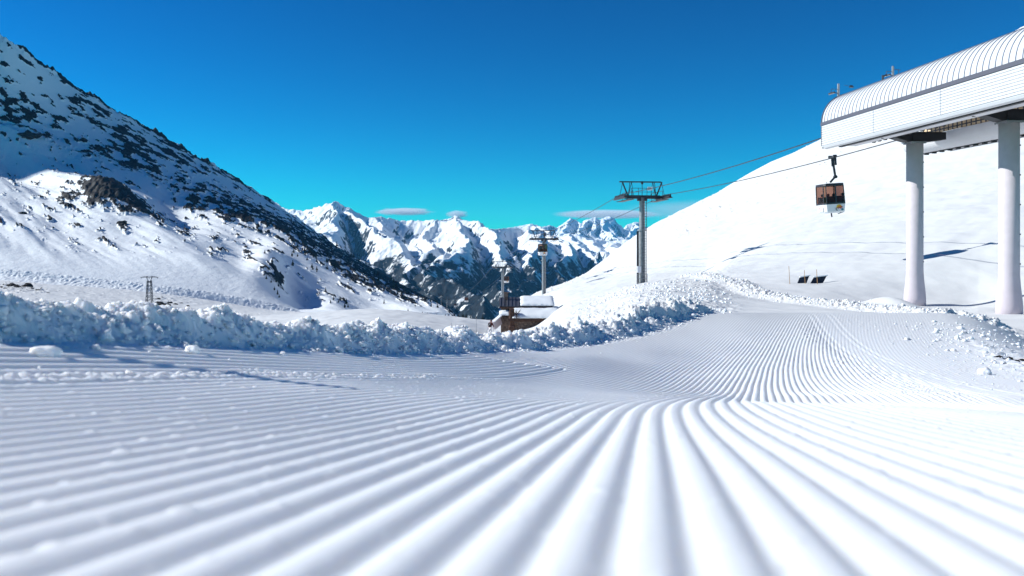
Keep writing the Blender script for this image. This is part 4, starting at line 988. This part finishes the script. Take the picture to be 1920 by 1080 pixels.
# loose clods (nobody could count them): banks, mound
def clods(name, pts, sizes, label_cat):
    var = []
    for k in range(8):
        bm = bmesh.new(); bmesh.ops.create_icosphere(bm, subdivisions=3 if k < 4 else 2, radius=1); vs = np.array([v.co[:] for v in bm.verts]); fs = np.array([[v.index for v in f.verts] for f in bm.faces]); bm.free()
        n = np.array([1 + .55 * mnoise.noise(Vector(v) * 1.4 + Vector((k * 7, 1, 2))) + .4 * mnoise.noise(Vector(v) * 3.1 + Vector((k, 9, 2))) + .25 * mnoise.noise(Vector(v) * 6.5 + Vector((k, 3, 2))) for v in vs]); var.append((vs * n[:, None], fs))
    VV, FF = [], []; off = 0
    for p, s in zip(pts, sizes):
        k = RNG.integers(0, 4) if s[1] else RNG.integers(4, 8); vs, fs = var[k]; a = RNG.random() * 6.28; c, sn = math.cos(a), math.sin(a)
        sc = s[0] * np.array([RNG.uniform(.8, 1.4), RNG.uniform(.7, 1.2), RNG.uniform(.6, 1.0)])
        q = vs * sc; q = np.stack([q[:, 0] * c - q[:, 1] * sn, q[:, 0] * sn + q[:, 1] * c, q[:, 2]], 1) + p
        VV.append(q); FF.append(fs + off); off += len(vs)
    V = np.concatenate(VV).astype(np.float32); Fc = np.concatenate(FF).astype(np.int32)
    me = bpy.data.meshes.new(name); me.vertices.add(len(V)); me.vertices.foreach_set('co', V.ravel()); me.loops.add(Fc.size); me.loops.foreach_set('vertex_index', Fc.ravel())
    me.polygons.add(len(Fc)); me.polygons.foreach_set('loop_start', np.arange(0, Fc.size, 3, dtype=np.int32)); me.update(calc_edges=True)
    me.polygons.foreach_set('use_smooth', np.ones(len(Fc), bool)); me.materials.append(M['clod'])
    o = bpy.data.objects.new(name, me); COL.objects.link(o); tag(o, label_cat[0], label_cat[1], kind='stuff'); return o
pts, szs = [], []
for i in range(6500):
    Y = math.exp(random.uniform(math.log(1.7), math.log(15.4))); H = float(HB(Y)); b = H * random.uniform(-.1, 3.6) if random.random() < .93 else -random.expovariate(1 / .12)
    X = float(cY(Y) + aB(Y)) - b; 
    if not -.85 < X / Y < .6: continue
    if Y < 5 and random.random() < .6: continue
    big = random.random() < .035; r = (random.uniform(.010, .026) if big else .002 + .011 * random.random() ** 3) * (.7 + H / .12 * .45)
    if b < 0: r *= .45
    pts.append(np.array([X, Y, zG(X, Y) + r * random.uniform(-.2, .5)])); szs.append((r, big and Y < 7))
clods('snow_clods', pts, szs, ('rough lumpy snow clods piled along the left edge of the groomed piste', 'snow clods'))
pts, szs = [], []
def seg_pt(t):
    f = t * (len(BANK) - 1); i = min(int(f), len(BANK) - 2); return BANK[i] + (BANK[i + 1] - BANK[i]) * (f - i)
for i in range(3400):
    q = seg_pt(random.random() ** .8); Y = q[1] + random.gauss(0, .9); X = q[0] + random.gauss(0, .55); 
    if Y < 13: continue
    r = (.012 + .055 * random.random() ** 2.5) * (Y / 45) ** .6; pts.append(np.array([X, Y, zG(X, Y) + r * .3])); szs.append((r, False))
for i in range(2600):
    u = random.uniform(1060, 1372); Y = math.exp(random.uniform(math.log(14), math.log(62))); X = (u - UC) / F * Y
    if perlin(np.array(X * .16 + 4), np.array(Y * .16), 9) < -.12: continue
    r = random.uniform(.012, .06) * (Y / 35) ** .8; pts.append(np.array([X, Y, zG(X, Y) + r * .2])); szs.append((r, False))
for i in range(900):
    Y = random.uniform(4.5, 13); a = 3.0 + random.gauss(0, .45); X = float(cY(Y)) + a; r = (random.uniform(.003, .010) if random.random() < .93 else random.uniform(.01, .024)) * (Y / 8)
    pts.append(np.array([X, Y, zG(X, Y) + r * .2])); szs.append((r, False))
clods('snow_rubble', pts, szs, ('loose snow rubble along the right edge of the piste and over the mound', 'snow rubble'))
for i, (u, v, r) in enumerate([(1873, 656, .026), (1893, 657, .03), (1906, 659, .022), (1917, 655, .026), (1862, 664, .016), (1885, 668, .016)]):
    Y = 9.5 - (v - 655) * .05; p = on_ground(u, Y)
    o = MB().blob((0, 0, 0), r, 3, .5, 1.6, (1.6, 1, .7), 70 + i).build('dark_stone', M['rock'], None); o.location = p; tag(o, 'small dark stone in the dirty snow at the right edge', 'stone', 'dark stones in the dirty snow')

# ================================================================== CLOUDS AND AIR
def cloud_mat(name, dens, nscale, namp):
    """airy density that thins out towards the rim of the cloud body, broken up by noise"""
    m = bpy.data.materials.new(name); m.use_nodes = True; n = m.node_tree; n.nodes.clear(); o = n.nodes.new('ShaderNodeOutputMaterial')
    v = n.nodes.new('ShaderNodeVolumePrincipled'); v.inputs['Color'].default_value = (1, 1, 1, 1); v.inputs['Anisotropy'].default_value = 0
    tc = n.nodes.new('ShaderNodeTexCoord'); ln = n.nodes.new('ShaderNodeVectorMath'); ln.operation = 'LENGTH'; n.links.new(tc.outputs['Object'], ln.inputs[0])
    nz = n.nodes.new('ShaderNodeTexNoise'); nz.inputs['Scale'].default_value = nscale; nz.inputs['Detail'].default_value = 4; n.links.new(tc.outputs['Object'], nz.inputs['Vector'])
    a = n.nodes.new('ShaderNodeMath'); a.operation = 'MULTIPLY_ADD'; a.inputs[1].default_value = namp; n.links.new(nz.outputs['Fac'], a.inputs[0]); n.links.new(ln.outputs['Value'], a.inputs[2])
    mr = n.nodes.new('ShaderNodeMapRange'); mr.inputs['From Min'].default_value = .98 + namp * .4; mr.inputs['From Max'].default_value = .45 + namp * .4; mr.inputs['To Max'].default_value = dens; mr.interpolation_type = 'SMOOTHSTEP'
    n.links.new(a.outputs[0], mr.inputs['Value']); n.links.new(mr.outputs[0], v.inputs['Density'])
    n.links.new(v.outputs[0], o.inputs['Volume']); return m
SC.cycles.volume_bounces = 20
def cloud(u, v, Y, w_, h_, dens, name, label, nscale, namp):
    m = MB(); bmesh.ops.create_icosphere(m.bm, subdivisions=4, radius=1)
    o = m.build(name, cloud_mat(name, dens, nscale, namp)); o.location = P(u, v, Y); o.scale = (w_ / F * Y, w_ * .55 / F * Y, h_ / F * Y); tag(o, label, 'cloud')
cloud(1140, 402, 15500, 118, 10, .006, 'lens_cloud', 'long thin lens-shaped white cloud above the far blue peaks', 1.2, .25)
cloud(1330, 396, 15500, 190, 26, .0006, 'haze_cloud', 'faint wide veil of pale cloud low in the sky beside the right hill', 1.0, .5)
cloud(757, 397, 15500, 66, 9, .012, 'small_cloud', 'small flat white cloud above the middle of the range', 2.6, 1.0)
cloud(857, 402, 15500, 26, 9, .016, 'small_cloud', 'tiny puffy white cloud touching the summit ridge', 2.0, .8)
hz = MB().box((0, 6600, -100), (19200, 14600, 1400)).build('haze', bpy.data.materials.new('haze')); hm = hz.data.materials[0]; hm.use_nodes = True; n = hm.node_tree; n.nodes.clear()
ho = n.nodes.new('ShaderNodeOutputMaterial'); hv = n.nodes.new('ShaderNodeVolumePrincipled'); hv.inputs['Color'].default_value = (.15, .56, 1, 1); hv.inputs['Density'].default_value = HAZE_D
n.links.new(hv.outputs[0], ho.inputs['Volume']); tag(hz, kind='stuff')
